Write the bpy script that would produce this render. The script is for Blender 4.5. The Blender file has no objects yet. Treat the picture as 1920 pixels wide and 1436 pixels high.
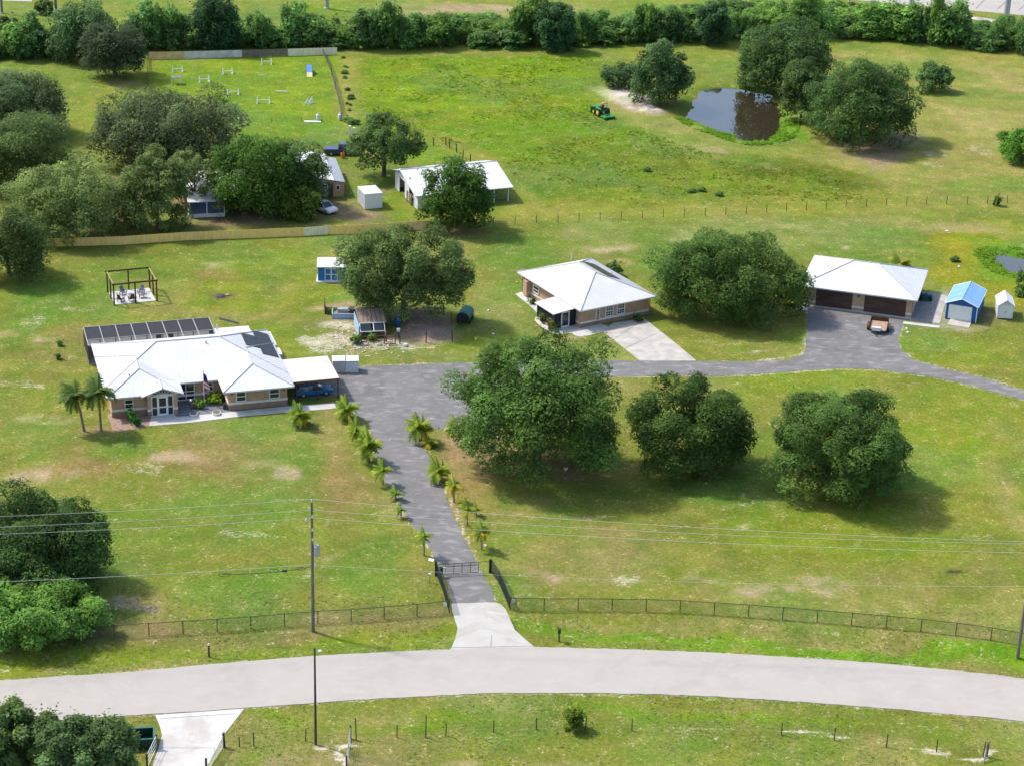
import bpy, bmesh, math, random
import numpy as np
from mathutils import Vector, Matrix
from mathutils.geometry import tessellate_polygon

scene = bpy.context.scene
COL = scene.collection

# ------------------------------------------------------------------ camera
FPX, PITCH, ROLL, CAMH = 3950.0, math.radians(23.5), 0.03, 100.0
cp, sp, cr, sr = math.cos(PITCH), math.sin(PITCH), math.cos(ROLL), math.sin(ROLL)
cam = bpy.data.cameras.new('camera')
cam.sensor_fit = 'HORIZONTAL'; cam.sensor_width = 36.0
cam.lens = FPX / 1920.0 * 36.0
cam.clip_start = 1.0; cam.clip_end = 20000.0
cam_ob = bpy.data.objects.new('camera', cam); COL.objects.link(cam_ob)
fwd = Vector((0, cp, -sp)); up0 = Vector((0, sp, cp)); rt0 = Vector((1, 0, 0))
rt = rt0 * cr + up0 * sr; up = up0 * cr - rt0 * sr
m = Matrix((rt, up, -fwd)).transposed().to_4x4(); m.translation = (0, 0, CAMH)
cam_ob.matrix_world = m
scene.camera = cam_ob

# ------------------------------------------------------------------ light
SUN_AZ, SUN_EL = math.radians(-66), math.radians(52)     # azimuth from +Y towards +X
world = bpy.data.worlds.new('World'); scene.world = world; world.use_nodes = True
wn = world.node_tree.nodes; wl = world.node_tree.links
bg = wn.get('Background') or wn.new('ShaderNodeBackground')
sky = wn.new('ShaderNodeTexSky'); sky.sky_type = 'NISHITA'; sky.sun_disc = False
sky.sun_elevation = SUN_EL; sky.sun_rotation = SUN_AZ
sky.air_density = 1.0; sky.dust_density = 2.0; sky.ozone_density = 1.0
wl.new(sky.outputs[0], bg.inputs[0]); bg.inputs[1].default_value = 0.15
sl = bpy.data.lights.new('sun', 'SUN'); sl.energy = 2.4; sl.angle = math.radians(4.0)
sl.color = (1.0, 0.95, 0.87)
sun = bpy.data.objects.new('sun', sl); COL.objects.link(sun)
sdir = Vector((math.sin(SUN_AZ) * math.cos(SUN_EL), math.cos(SUN_AZ) * math.cos(SUN_EL), math.sin(SUN_EL)))
sun.rotation_euler = sdir.to_track_quat('Z', 'Y').to_euler()
scene.view_settings.view_transform = 'Standard'
try: scene.view_settings.look = 'None'
except Exception: pass
scene.view_settings.exposure = 1.03
scene.view_settings.gamma = 1.0
scene.view_settings.use_curve_mapping = False
try:
    scene.cycles.max_bounces = 6; scene.cycles.transparent_max_bounces = 12
except Exception: pass

# ------------------------------------------------------------------ survey: photograph pixel -> point on the land
def P(px, py, z=0.0):
    x, y = px - 960, py - 718
    u = (x * cr + y * sr) / FPX; v = (-x * sr + y * cr) / FPX
    d = (u, cp - v * sp, -sp - v * cp); t = (z - CAMH) / d[2]
    return (d[0] * t, d[1] * t)
def Q(x, y, z):
    dz = z - CAMH; Z = y * cp - dz * sp
    u = FPX * x / Z; v = -FPX * (y * sp + dz * cp) / Z
    return (960 + u * cr - v * sr, 718 + u * sr + v * cr)
def ppm(x, y, z=0.0): return FPX / (y * cp - (z - CAMH) * sp)
def dep(y): return math.atan2(CAMH, y)            # depression angle towards a ground point
def zat(x, y, py):                                 # height above (x, y) that shows at photo row py
    a, b = Q(x, y, 0)[1], Q(x, y, 4)[1]
    z = 4 * (a - py) / (a - b)
    for _ in range(4):
        q = Q(x, y, z)[1]; z += (q - py) / ((a - b) / 4)
    return z

# ------------------------------------------------------------------ mesh helpers
def setp(o, label=None, cat=None, group=None, kind=None):
    if label: o['label'] = label
    if cat: o['category'] = cat
    if group: o['group'] = group
    if kind: o['kind'] = kind
    return o
def thing(name, label, cat, x=0, y=0, rot=0.0, group=None, z=0.0):
    o = bpy.data.objects.new(name, None); COL.objects.link(o)
    o.empty_display_size = 0.3
    o.location = (x, y, z); o.rotation_euler = (0, 0, rot)
    return setp(o, label, cat, group)
class MB:
    def __init__(s): s.V = []; s.F = []
    def quad(s, *pts):
        i = len(s.V); s.V += [tuple(p) for p in pts]; s.F.append(tuple(range(i, i + len(pts)))); return s
    def box(s, x0, x1, y0, y1, z0, z1):
        i = len(s.V)
        s.V += [(x0,y0,z0),(x1,y0,z0),(x1,y1,z0),(x0,y1,z0),(x0,y0,z1),(x1,y0,z1),(x1,y1,z1),(x0,y1,z1)]
        s.F += [tuple(i+k for k in f) for f in ((0,3,2,1),(4,5,6,7),(0,1,5,4),(1,2,6,5),(2,3,7,6),(3,0,4,7))]; return s
    def cbox(s, c, d, rz=0.0, rx=0.0, ry=0.0):
        i = len(s.V); hx, hy, hz = d[0]/2, d[1]/2, d[2]/2
        R = Matrix.Rotation(rz, 3, 'Z') @ Matrix.Rotation(ry, 3, 'Y') @ Matrix.Rotation(rx, 3, 'X')
        for p in ((-hx,-hy,-hz),(hx,-hy,-hz),(hx,hy,-hz),(-hx,hy,-hz),(-hx,-hy,hz),(hx,-hy,hz),(hx,hy,hz),(-hx,hy,hz)):
            q = R @ Vector(p); s.V.append((q.x+c[0], q.y+c[1], q.z+c[2]))
        s.F += [tuple(i+k for k in f) for f in ((0,3,2,1),(4,5,6,7),(0,1,5,4),(1,2,6,5),(2,3,7,6),(3,0,4,7))]; return s
    def tube(s, pts, r, n=6, cap=True):
        pts = [Vector(p) for p in pts]
        rs = r if isinstance(r, (list, tuple)) else [r] * len(pts)
        rings = []
        for k, p in enumerate(pts):
            t = (pts[min(k+1, len(pts)-1)] - pts[max(k-1, 0)])
            t = t.normalized() if t.length > 1e-9 else Vector((0,0,1))
            a = Vector((0,0,1)) if abs(t.z) < .9 else Vector((1,0,0))
            u = t.cross(a).normalized(); w = t.cross(u)
            i = len(s.V)
            for j in range(n):
                an = 2*math.pi*j/n
                q = p + (u*math.cos(an) + w*math.sin(an))*rs[k]; s.V.append(tuple(q))
            rings.append(i)
        for a_, b_ in zip(rings, rings[1:]):
            for j in range(n): s.F.append((a_+j, b_+j, b_+(j+1)%n, a_+(j+1)%n))
        if cap:
            s.F.append(tuple(rings[0]+j for j in range(n))); s.F.append(tuple(rings[-1]+n-1-j for j in range(n)))
        return s
    def prism(s, poly, z0, z1):
        a = sum(poly[k][0]*poly[(k+1)%len(poly)][1]-poly[(k+1)%len(poly)][0]*poly[k][1] for k in range(len(poly)))
        if a < 0: poly = poly[::-1]
        n = len(poly); i = len(s.V)
        s.V += [(p[0],p[1],z1) for p in poly] + [(p[0],p[1],z0) for p in poly]
        for t in tessellate_polygon([[Vector((p[0],p[1],0)) for p in poly]]):
            A,B,C_ = [poly[k] for k in t]
            if (B[0]-A[0])*(C_[1]-A[1])-(C_[0]-A[0])*(B[1]-A[1]) < 0: t = t[::-1]
            s.F.append(tuple(i+k for k in t))
        for k in range(n): s.F.append((i+k, i+n+k, i+n+(k+1)%n, i+(k+1)%n))
        return s
    def xprism(s, prof, x0, x1):          # profile in (y, z), extruded along x
        n = len(prof); i = len(s.V)
        s.V += [(x0,p[0],p[1]) for p in prof] + [(x1,p[0],p[1]) for p in prof]
        s.F.append(tuple(range(i+n-1, i-1, -1))); s.F.append(tuple(range(i+n, i+2*n)))
        for k in range(n): s.F.append((i+k, i+(k+1)%n, i+n+(k+1)%n, i+n+k))
        return s
    def yprism(s, prof, y0, y1):          # profile in (x, z), extruded along y
        n = len(prof); i = len(s.V)
        s.V += [(p[0],y0,p[1]) for p in prof] + [(p[0],y1,p[1]) for p in prof]
        s.F.append(tuple(range(i, i+n))); s.F.append(tuple(range(i+2*n-1, i+n-1, -1)))
        for k in range(n): s.F.append((i+k, i+n+k, i+n+(k+1)%n, i+(k+1)%n))
        return s
    def wheel(s, c, r, w, axis='x', n=14):
        c = Vector(c); d = Vector((1,0,0)) if axis == 'x' else Vector((0,1,0))
        return s.tube([c-d*w/2, c-d*w*.35, c+d*w*.35, c+d*w/2], [r*.9, r, r, r*.9], n)
    def blob(s, c, r, n=8, m_=5):
        i = len(s.V); cx, cy, cz = c; rx, ry, rz = r if isinstance(r, (tuple, list)) else (r, r, r)
        for a in range(m_+1):
            th = math.pi*a/m_
            for b in range(n):
                ph = 2*math.pi*b/n
                s.V.append((cx+rx*math.sin(th)*math.cos(ph), cy+ry*math.sin(th)*math.sin(ph), cz+rz*math.cos(th)))
        for a in range(m_):
            for b in range(n): s.F.append((i+a*n+b, i+(a+1)*n+b, i+(a+1)*n+(b+1)%n, i+a*n+(b+1)%n))
        return s
    def build(s, name, mat, parent=None, bevel=0.0, smooth=False):
        me = bpy.data.meshes.new(name); me.from_pydata(s.V, [], s.F); me.validate()
        if bevel:
            bm = bmesh.new(); bm.from_mesh(me)
            bmesh.ops.bevel(bm, geom=bm.edges[:], offset=bevel, segments=1, affect='EDGES'); bm.to_mesh(me); bm.free()
        if mat: me.materials.append(mat)
        if smooth:
            for p in me.polygons: p.use_smooth = True
        o = bpy.data.objects.new(name, me); COL.objects.link(o)
        if parent is not None: o.parent = parent
        return o
def inst(name, me, parent=None, loc=(0,0,0), rot=(0,0,0), sc=None):
    o = bpy.data.objects.new(name, me); COL.objects.link(o); o.location = loc; o.rotation_euler = rot
    if sc is not None: o.scale = sc if isinstance(sc, (tuple, list)) else (sc, sc, sc)
    if parent is not None: o.parent = parent
    return o
def clone(o, parent=None):
    c = o.copy(); COL.objects.link(c); c.parent = parent
    for ch in o.children: clone(ch, c)
    return c
def npmesh(name, V, F, mats, attr=None):
    """V (n,3), F (m,k) fixed k; attr = dict name->(n,) floats or (n,3) colours"""
    me = bpy.data.meshes.new(name); n, (mm, k) = len(V), F.shape
    me.vertices.add(n); me.vertices.foreach_set('co', V.astype(np.float32).ravel())
    me.loops.add(mm*k); me.loops.foreach_set('vertex_index', F.astype(np.int32).ravel())
    me.polygons.add(mm); me.polygons.foreach_set('loop_start', (np.arange(mm)*k).astype(np.int32))
    try: me.polygons.foreach_set('loop_total', np.full(mm, k, np.int32))
    except Exception: pass
    for nm, a in (attr or {}).items():
        if a.ndim == 1:
            at = me.attributes.new(nm, 'FLOAT', 'POINT'); at.data.foreach_set('value', a.astype(np.float32))
        else:
            at = me.attributes.new(nm, 'FLOAT_COLOR', 'POINT')
            at.data.foreach_set('color', np.concatenate([a, np.ones((n,1))], 1).astype(np.float32).ravel())
    for m_ in mats: me.materials.append(m_)
    me.update(calc_edges=True); me.validate()
    return me

# ------------------------------------------------------------------ materials
def mat(name, col, rough=0.7, metal=0.0, var=0.12, scale=3.0, bump=0.0, bscale=None, spec=0.3, col2=None, detail=4.0, stretch=None):
    m_ = bpy.data.materials.new(name); m_.use_nodes = True
    nt = m_.node_tree; N = nt.nodes; L = nt.links; b = N['Principled BSDF']
    b.inputs['Roughness'].default_value = rough; b.inputs['Metallic'].default_value = metal
    b.inputs['Specular IOR Level'].default_value = spec
    tc = N.new('ShaderNodeTexCoord'); src = tc.outputs['Object']
    if stretch:
        mp = N.new('ShaderNodeMapping'); mp.inputs['Scale'].default_value = stretch; L.new(src, mp.inputs[0]); src = mp.outputs[0]
    nz = N.new('ShaderNodeTexNoise'); nz.inputs['Scale'].default_value = scale; nz.inputs['Detail'].default_value = detail
    L.new(src, nz.inputs['Vector'])
    rp = N.new('ShaderNodeValToRGB'); L.new(nz.outputs['Fac'], rp.inputs[0])
    c2 = col2 or tuple(c*(1-var*1.6) for c in col)
    c1 = tuple(min(1, c*(1+var*.6)) for c in col)
    rp.color_ramp.elements[0].position = .32; rp.color_ramp.elements[1].position = .68
    rp.color_ramp.elements[0].color = (*c2, 1); rp.color_ramp.elements[1].color = (*c1, 1)
    L.new(rp.outputs[0], b.inputs['Base Color'])
    if bump:
        n2 = N.new('ShaderNodeTexNoise'); n2.inputs['Scale'].default_value = bscale or scale*4; n2.inputs['Detail'].default_value = 5
        L.new(src, n2.inputs['Vector'])
        bp = N.new('ShaderNodeBump'); bp.inputs['Strength'].default_value = bump; bp.inputs['Distance'].default_value = .05
        L.new(n2.outputs['Fac'], bp.inputs['Height']); L.new(bp.outputs[0], b.inputs['Normal'])
    return m_
def leafmat(name, rough=.6, trans=.28):
    m_ = bpy.data.materials.new(name); m_.use_nodes = True
    nt = m_.node_tree; N = nt.nodes; L = nt.links; b = N['Principled BSDF']; out = N['Material Output']
    at = N.new('ShaderNodeAttribute'); at.attribute_name = 'Col'
    oi = N.new('ShaderNodeObjectInfo')
    hs = N.new('ShaderNodeHueSaturation'); L.new(at.outputs['Color'], hs.inputs['Color'])
    mr = N.new('ShaderNodeMapRange'); mr.inputs['To Min'].default_value = .74; mr.inputs['To Max'].default_value = 1.26
    L.new(oi.outputs['Random'], mr.inputs['Value']); L.new(mr.outputs[0], hs.inputs['Value'])
    L.new(hs.outputs[0], b.inputs['Base Color'])
    b.inputs['Roughness'].default_value = rough; b.inputs['Specular IOR Level'].default_value = .08
    tr = N.new('ShaderNodeBsdfTranslucent'); L.new(hs.outputs[0], tr.inputs['Color'])
    mx = N.new('ShaderNodeMixShader'); mx.inputs[0].default_value = trans
    L.new(b.outputs[0], mx.inputs[1]); L.new(tr.outputs[0], mx.inputs[2]); L.new(mx.outputs[0], out.inputs['Surface'])
    return m_
M = {}
M['roof'] = mat('white_metal_roof', (.56,.56,.555), .42, 0, .05, .5, spec=.4)
M['ridge'] = mat('ridge_metal', (.40,.40,.405), .5, 0, .05)
M['roofgrey'] = mat('flat_white_roof', (.50,.485,.465), .6, 0, .12, .6)
M['stucco'] = mat('tan_stucco', (.42,.27,.175), .9, 0, .1, 1.2, .15, 12)
M['stucco2'] = mat('tan_stucco_light', (.46,.30,.20), .9, 0, .1, 1.2, .15, 12)
M['plinth'] = mat('brown_plinth', (.30,.195,.145), .9, 0, .15, 1.5)
M['trim'] = mat('cream_trim', (.66,.60,.50), .75, 0, .06)
M['white'] = mat('white_paint', (.68,.68,.67), .55, 0, .05)
M['offwhite'] = mat('weathered_white_paint', (.62,.63,.63), .6, 0, .12)
M['glass'] = mat('dark_window_glass', (.025,.03,.036), .08, 0, .2, 1.0, spec=.6)
M['screen'] = mat('black_screen_mesh', (.02,.021,.024), .75, 0, .2)
M['darkframe'] = mat('dark_bronze_metal', (.05,.045,.04), .5, 0, .1)
M['greyframe'] = mat('grey_aluminium_frame', (.34,.34,.33), .45, .2, .08)
M['solar'] = mat('black_solar_collector', (.022,.024,.03), .45, 0, .25, 2.0, stretch=(6,1,1))
M['solar2'] = mat('glass_solar_panel', (.012,.014,.022), .25, 0, .2)
M['concrete'] = mat('pale_concrete', (.46,.44,.405), .9, 0, .10, .7, .1, 9)
M['concrete2'] = mat('worn_concrete', (.40,.375,.335), .92, 0, .16, .8, .1, 9)
M['garage_door'] = mat('brown_garage_door', (.082,.046,.036), .55, 0, .2, .6, stretch=(1,1,5))
M['wood'] = mat('brown_timber', (.085,.045,.02), .8, 0, .25, 3.0, stretch=(1,1,.3))
M['woodgrey'] = mat('weathered_grey_timber', (.20,.165,.125), .85, 0, .25, 2.5)
M['deck'] = mat('tan_deck_planks', (.37,.25,.17), .8, 0, .18, 2.0, stretch=(4,.5,1))
M['fencetan'] = mat('tan_fence_board', (.86,.58,.18), .85, 0, .10, .9, stretch=(3,1,1))
M['fencetan2'] = mat('pale_fence_board', (.80,.70,.48), .85, 0, .1, .9, stretch=(3,1,1))
M['fencerust'] = mat('orange_tan_fence_board', (.72,.48,.23), .85, 0, .15, .9)
M['fencegrey'] = mat('grey_fence_board', (.62,.58,.54), .85, 0, .15, .9)
M['blackmetal'] = mat('black_painted_metal', (.018,.018,.02), .5, 0, .2)
M['galv'] = mat('galvanised_steel', (.40,.41,.42), .45, .5, .12)
M['fencewire'] = mat('green_black_wire', (.05,.055,.045), .6, 0, .1)
M['postdark'] = mat('dark_fence_post', (.075,.06,.045), .85, 0, .2)
M['pole'] = mat('grey_utility_pole', (.17,.145,.12), .9, 0, .25, 2.0, stretch=(4,4,.3))
M['wire'] = mat('aluminium_wire', (.46,.46,.44), .5, .2, .05)
M['cable'] = mat('black_cable', (.03,.03,.03), .6, 0, .1)
M['blue'] = mat('blue_painted_siding', (.022,.155,.40), .6, 0, .1, 2.0)
M['blue2'] = mat('deep_blue_siding', (.012,.095,.32), .6, 0, .1, 2.0)
M['blueroof'] = mat('pale_blue_metal_roof', (.17,.33,.56), .45, 0, .07, 1.0)
M['carblue'] = mat('blue_car_paint', (.015,.12,.36), .25, 0, .05, spec=.6)
M['carwhite'] = mat('white_car_paint', (.68,.69,.70), .25, 0, .04, spec=.6)
M['carnavy'] = mat('navy_truck_paint', (.02,.035,.085), .3, 0, .05, spec=.6)
M['rubber'] = mat('black_rubber', (.022,.022,.022), .85, 0, .2)
M['green'] = mat('green_machine_paint', (.02,.20,.06), .4, 0, .1)
M['teal'] = mat('teal_green_plastic', (.012,.14,.10), .5, 0, .2)
M['dkgreen'] = mat('dark_green_steel', (.022,.042,.035), .6, 0, .2, 1.5)
M['yellow'] = mat('yellow_paint', (.62,.45,.04), .5, 0, .1)
M['red'] = mat('red_cloth', (.36,.02,.03), .8, 0, .1)
M['rust'] = mat('rusty_brown', (.19,.075,.035), .85, 0, .25)
M['trunk'] = mat('tree_bark', (.13,.10,.075), .95, 0, .3, 3.0, .3, 10, stretch=(1,1,.3))
M['palmtrunk'] = mat('palm_bark', (.21,.17,.125), .95, 0, .25, 5.0, .3, 12)
M['leaf'] = leafmat('foliage', .7, .47)
M['palmleaf'] = leafmat('palm_foliage', .5, .45)
M['grassblade'] = leafmat('grass_blades', .8, .55)
M['mulch'] = mat('pinkish_mulch', (.30,.205,.15), .95, 0, .2, 3.0, .3, 12)
M['gravel'] = mat('grey_gravel', (.25,.25,.235), .95, 0, .22, 2.5, .5, 14)
M['courtgrey'] = mat('grey_pavers', (.17,.175,.195), .85, 0, .12, 2.0)
M['dirt'] = mat('brown_dirt', (.20,.145,.10), .95, 0, .3, .8, .5, 6, detail=8)
M['sand'] = mat('white_sand', (.52,.46,.40), .95, 0, .25, .6, .6, 4, col2=(.30,.235,.175), detail=8)
M['skin'] = mat('skin', (.45,.27,.19), .6)
M['denim'] = mat('dark_trousers', (.03,.035,.05), .9)
M['tin'] = mat('rusted_tin_roof', (.27,.205,.155), .75, 0, .25, 1.4, stretch=(5,.6,1))
M['plbrown'] = mat('brown_fabric', (.09,.05,.035), .8)
M['mulgreen'] = mat('lime_green_plastic', (.22,.45,.12), .5)
M['grill'] = mat('grey_plastic', (.16,.165,.19), .6, 0, .15)
M['orange'] = mat('orange_plastic', (.55,.16,.03), .6)

def rnd(seed): return random.Random(seed)
# ------------------------------------------------------------------ land
def vnoise(x, y, sc, seed):
    r = np.random.RandomState(seed); T = r.rand(256, 256)
    X, Y = x/sc, y/sc; xi, yi = np.floor(X).astype(int), np.floor(Y).astype(int)
    fx, fy = X-xi, Y-yi; fx = fx*fx*(3-2*fx); fy = fy*fy*(3-2*fy)
    a, b, c_, d = T[xi%256, yi%256], T[(xi+1)%256, yi%256], T[xi%256, (yi+1)%256], T[(xi+1)%256, (yi+1)%256]
    return (a*(1-fx)+b*fx)*(1-fy)+(c_*(1-fx)+d*fx)*fy
def fbm(x, y, sc, seed, o=4):
    t = 0; w = 0
    for k in range(o): t = t+vnoise(x, y, sc/2**k, seed+k)*.5**k; w += .5**k
    return t/w
def sdist(x, y, poly):
    """distance to polygon, negative inside"""
    d2 = np.full(x.shape, 1e18); ins = np.zeros(x.shape, bool)
    for (x0, y0), (x1, y1) in zip(poly, poly[1:]+poly[:1]):
        ex, ey = x1-x0, y1-y0; t = np.clip(((x-x0)*ex+(y-y0)*ey)/(ex*ex+ey*ey+1e-9), 0, 1)
        d2 = np.minimum(d2, (x-x0-t*ex)**2+(y-y0-t*ey)**2)
        c_ = ((y0 > y) != (y1 > y)) & (x < (x1-x0)*(y-y0)/((y1-y0) if abs(y1-y0) > 1e-9 else 1e-9)+x0); ins ^= c_
    return np.where(ins, -1, 1)*np.sqrt(d2)
def ldist(x, y, line):
    d2 = np.full(x.shape, 1e18)
    for (x0, y0), (x1, y1) in zip(line, line[1:]):
        ex, ey = x1-x0, y1-y0; t = np.clip(((x-x0)*ex+(y-y0)*ey)/(ex*ex+ey*ey+1e-9), 0, 1)
        d2 = np.minimum(d2, (x-x0-t*ex)**2+(y-y0-t*ey)**2)
    return np.sqrt(d2)
def sst(a, b, x): t = np.clip((x-a)/(b-a), 0, 1); return t*t*(3-2*t)
def PP(pts): return [P(*p) for p in pts]
def smooth(pts, n=6, closed=False):
    out = []; N_ = len(pts); g = (lambda i: pts[i % N_]) if closed else (lambda i: pts[max(0, min(N_-1, i))])
    for i in range(N_ if closed else N_-1):
        a, b, c_, d = g(i-1), g(i), g(i+1), g(i+2)
        for k in range(n):
            t = k/n
            out.append(tuple(.5*(2*b[j]+(c_[j]-a[j])*t+(2*a[j]-5*b[j]+4*c_[j]-d[j])*t*t+(3*b[j]-a[j]-3*c_[j]+d[j])*t**3) for j in (0, 1)))
    if not closed: out.append(tuple(pts[-1]))
    return out

pond_px = [(1283,215),(1291,190),(1300,166),(1345,160),(1395,164),(1440,172),(1462,188),(1473,215),(1474,240),(1462,256),(1432,264),(1400,265),(1355,250),(1315,236)]
pond = smooth(PP(pond_px), 4, True)
pond2_px = [(1856,476),(1885,472),(1920,476),(1960,488),(1960,520),(1915,514),(1885,505),(1868,490)]
pond2 = smooth(PP(pond2_px), 4, True)
road_top = [(-700,1365),(-300,1304),(0,1276),(210,1262),(400,1245),(620,1228),(850,1217),(1000,1213),(1280,1221),(1500,1233),(1700,1248),(1920,1272),(2200,1311),(2600,1385)]
road_bot = [(-700,1460),(-300,1394),(0,1361),(194,1344),(300,1338),(450,1328),(640,1314),(800,1305),(960,1299),(1280,1303),(1600,1323),(1750,1336),(1920,1353),(2200,1396),(2600,1480)]
swale = smooth(PP([(-300,1285),(0,1253),(200,1236),(400,1208),(600,1198),(830,1186)]), 4)
swale2 = smooth(PP([(985,1172),(1100,1174),(1300,1183),(1500,1197),(1700,1215),(1900,1243),(2200,1285)]), 4)

def axis(a, b, step, ext):
    core = list(np.arange(a, b+1e-6, step)); s_ = step; l = []; v = a
    while v > -ext: s_ *= 1.35; v -= s_; l.append(v)
    s_ = step; r = []; v = core[-1]
    while v < ext: s_ *= 1.35; v += s_; r.append(v)
    return np.array(l[::-1]+core+r)
gx = axis(-125, 125, .7, 6000); gy = axis(128, 440, .7, 6000)
X, Y = np.meshgrid(gx, gy); nx_, ny_ = len(gx), len(gy); X = X.ravel(); Y = Y.ravel()
wx = X+(fbm(X, Y, 9, 1)-.5)*7; wy = Y+(fbm(X, Y, 9, 11)-.5)*9            # warped coordinates for ragged patch edges
C3 = lambda *c: np.array(c)
OLIVE, GREEN, BRIGHT, YELL, TAN, BARE = C3(.150,.160,.040), C3(.100,.155,.030), C3(.120,.195,.010), C3(.185,.185,.030), C3(.225,.19,.085), C3(.36,.265,.175)
DEEP, BROWN, PALE = C3(.075,.125,.016), C3(.17,.125,.045), C3(.19,.205,.105)
n1, n2, n3 = fbm(X, Y, 26, 3), fbm(X, Y, 11, 7), fbm(X, Y, 42, 21)
c0 = np.zeros((len(X), 3))+OLIVE
def lay(w, col, mul=1.0):
    global c0
    w = np.clip(w*mul, 0, 1)[:, None]; c0 = c0*(1-w)+col*w
lay(sst(.45, .68, n1), GREEN, .75); lay(sst(.5, .72, n2), TAN, .55); lay(sst(.55, .75, n3), YELL, .6); lay(sst(.6, .75, fbm(X, Y, 16, 33)), PALE, .6)
sand = np.zeros(len(X)); tall = np.zeros(len(X))
def ell(px, py, rx, ry, ang=0.0, soft=.5):
    x0, y0 = P(px, py); k = ppm(x0, y0); sd = math.sin(dep(y0))
    dx, dy = (wx-x0)*k, (wy-y0)*k*sd
    ca, sa = math.cos(ang), math.sin(ang); u = (dx*ca-dy*sa)/rx; v = (dx*sa+dy*ca)/ry
    return 1-sst(1-soft, 1+soft, np.sqrt(u*u+v*v))
def pol(pts, soft=2.0): return 1-sst(-soft, soft, sdist(wx, wy, PP(pts)))
def lin(pts, w, soft=1.0): return 1-sst(w, w+soft, ldist(wx*.35+X*.65, wy*.35+Y*.65, PP(pts)))
# far country
lay(sst(355, 395, Y), C3(.16,.19,.045), .7)
lay(ell(250, 55, 300, 25), C3(.155,.20,.04), .8); lay(ell(560, 42, 220, 25), GREEN, .8)
for q in ((830,22,150,13),(720,45,70,10),(560,45,60,8),(980,15,120,9),(620,120,3,3)): lay(ell(*q), C3(.29,.22,.13), .85)
lay(ell(850, 35, 60, 9), GREEN, .9); lay(ell(1230, 20, 90, 14), C3(.13,.20,.03), .9); lay(ell(620, 15, 60, 12), BRIGHT*.9, .9)
# right hand field
lay(pol([(1500,95),(1960,95),(1960,400),(1640,392),(1560,330),(1500,280)], 8), C3(.215,.20,.062), .85)
for q in ((1650,105,110,14),(1840,230,60,50),(1860,150,60,30)): lay(ell(*q), C3(.27,.225,.085), .6)
lay(ell(1250, 110, 80, 25), C3(.20,.20,.04), .7)
# pasture
past_px = [(690,108),(1120,106),(1125,160),(1105,175),(1130,215),(1230,250),(1350,290),(1500,300),(1600,340),(1640,378),(1500,384),(1030,392),(960,340),(930,300),(860,280),(780,255),(690,250),(680,180)]
wp = pol(past_px, 2.5); lay(wp, C3(.128,.205,.006)); tall = np.maximum(tall, wp)
lay(wp*ell(900, 170, 190, 50), C3(.175,.245,.003), .85); lay(wp*ell(1050, 270, 130, 45), C3(.118,.20,.006), .8)
lay(wp*ell(1240, 330, 330, 60), C3(.125,.165,.018), .85); lay(wp*ell(1430, 350, 180, 35), C3(.15,.18,.022), .7); lay(wp*ell(1010, 350, 60, 45), C3(.105,.165,.015), .7)
lay(wp*sst(.52, .7, fbm(X, Y*1.6, 5, 51)), C3(.095,.16,.012), .4); lay(wp*sst(.57, .7, fbm(X, Y*1.3, 7, 57)), C3(.165,.17,.02), .45)
lay(lin([(1430,315),(1520,318),(1600,345),(1630,368)], 2.5, 3), C3(.085,.10,.012), .75)
for q in ((1340,290,60,8),(1270,318,60,7),(960,335,30,8)): lay(ell(*q), C3(.085,.115,.014), .5)
lay(pol([(640,105),(680,108),(690,240),(700,270),(660,260),(650,180)], 1.5), C3(.225,.215,.055), .8)
lay(lin([(1040,405),(960,360),(925,310),(860,275),(790,252)], 1.8, 2.0), C3(.20,.205,.05), .8)
lay(lin([(1000,398),(1300,390),(1640,382)], 3, 4), C3(.21,.20,.045), .7)
# agility field
wa = pol([(280,112),(630,104),(652,250),(450,270),(440,200),(280,180)], 1.5); lay(wa, C3(.145,.21,.01), .95)
lay(wa*sst(.5, .7, fbm(X, Y, 8, 61)), C3(.10,.175,.02), .7); lay(wa*sst(.55, .72, fbm(X, Y, 12, 63)), C3(.18,.20,.035), .6)
lay(pol([(0,118),(275,112),(275,200),(120,300),(140,190),(0,130)], 3), C3(.17,.195,.035), .8)
for q in ((165,130,30,7),(230,160,35,6)): lay(ell(*q), C3(.27,.225,.10), .7)
# yard of the neighbours
lay(pol([(120,330),(640,320),(660,420),(90,440)], 4), C3(.20,.15,.085), .8)
lay(pol([(640,330),(830,340),(830,425),(640,425)], 3), C3(.14,.18,.03), .9)
for q in ((660,400,40,16),(450,405,90,18),(700,365,40,10)): lay(ell(*q), C3(.21,.15,.10), .85)
lay(ell(840, 425, 70, 12), C3(.20,.135,.07), .8)
lay(ell(790, 290, 70, 20), BRIGHT, .8)
# pond banks
wb = 1-sst(0, 3.5, np.abs(sdist(X, Y, pond))); lay(wb*ell(1410, 256, 135, 42), C3(.095,.215,.014)); lay((1-sst(0, 2.0, np.abs(sdist(X, Y, pond)))), C3(.11,.17,.03), .7)
lay(ell(1500, 250, 14, 16), C3(.09,.21,.014), .9); lay(lin([(1300,250),(1360,278),(1450,283),(1560,275)], 2, 3), C3(.20,.19,.055), .8)
lay(lin([(1160,200),(1250,235),(1300,265)], 2.5, 3), C3(.24,.21,.085), .8)
for q in ((1340,288,32,9),(1300,285,25,6)): lay(ell(*q), BARE, .9)
lay(pol([(1560,262),(1730,250),(1740,275),(1680,300),(1620,320),(1570,290)], 2.5), C3(.27,.19,.12), .85)
w2 = ell(1900, 490, 170, 76, 0, .12); lay(w2, C3(.185,.185,.010), .95); lay(ell(1800, 480, 50, 40), C3(.20,.18,.012), .6)
lay(ell(1905, 487, 100, 48, 0, .3), C3(.105,.19,.012), .95); lay(ell(1880, 462, 60, 12), C3(.06,.15,.012), .8)
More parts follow.
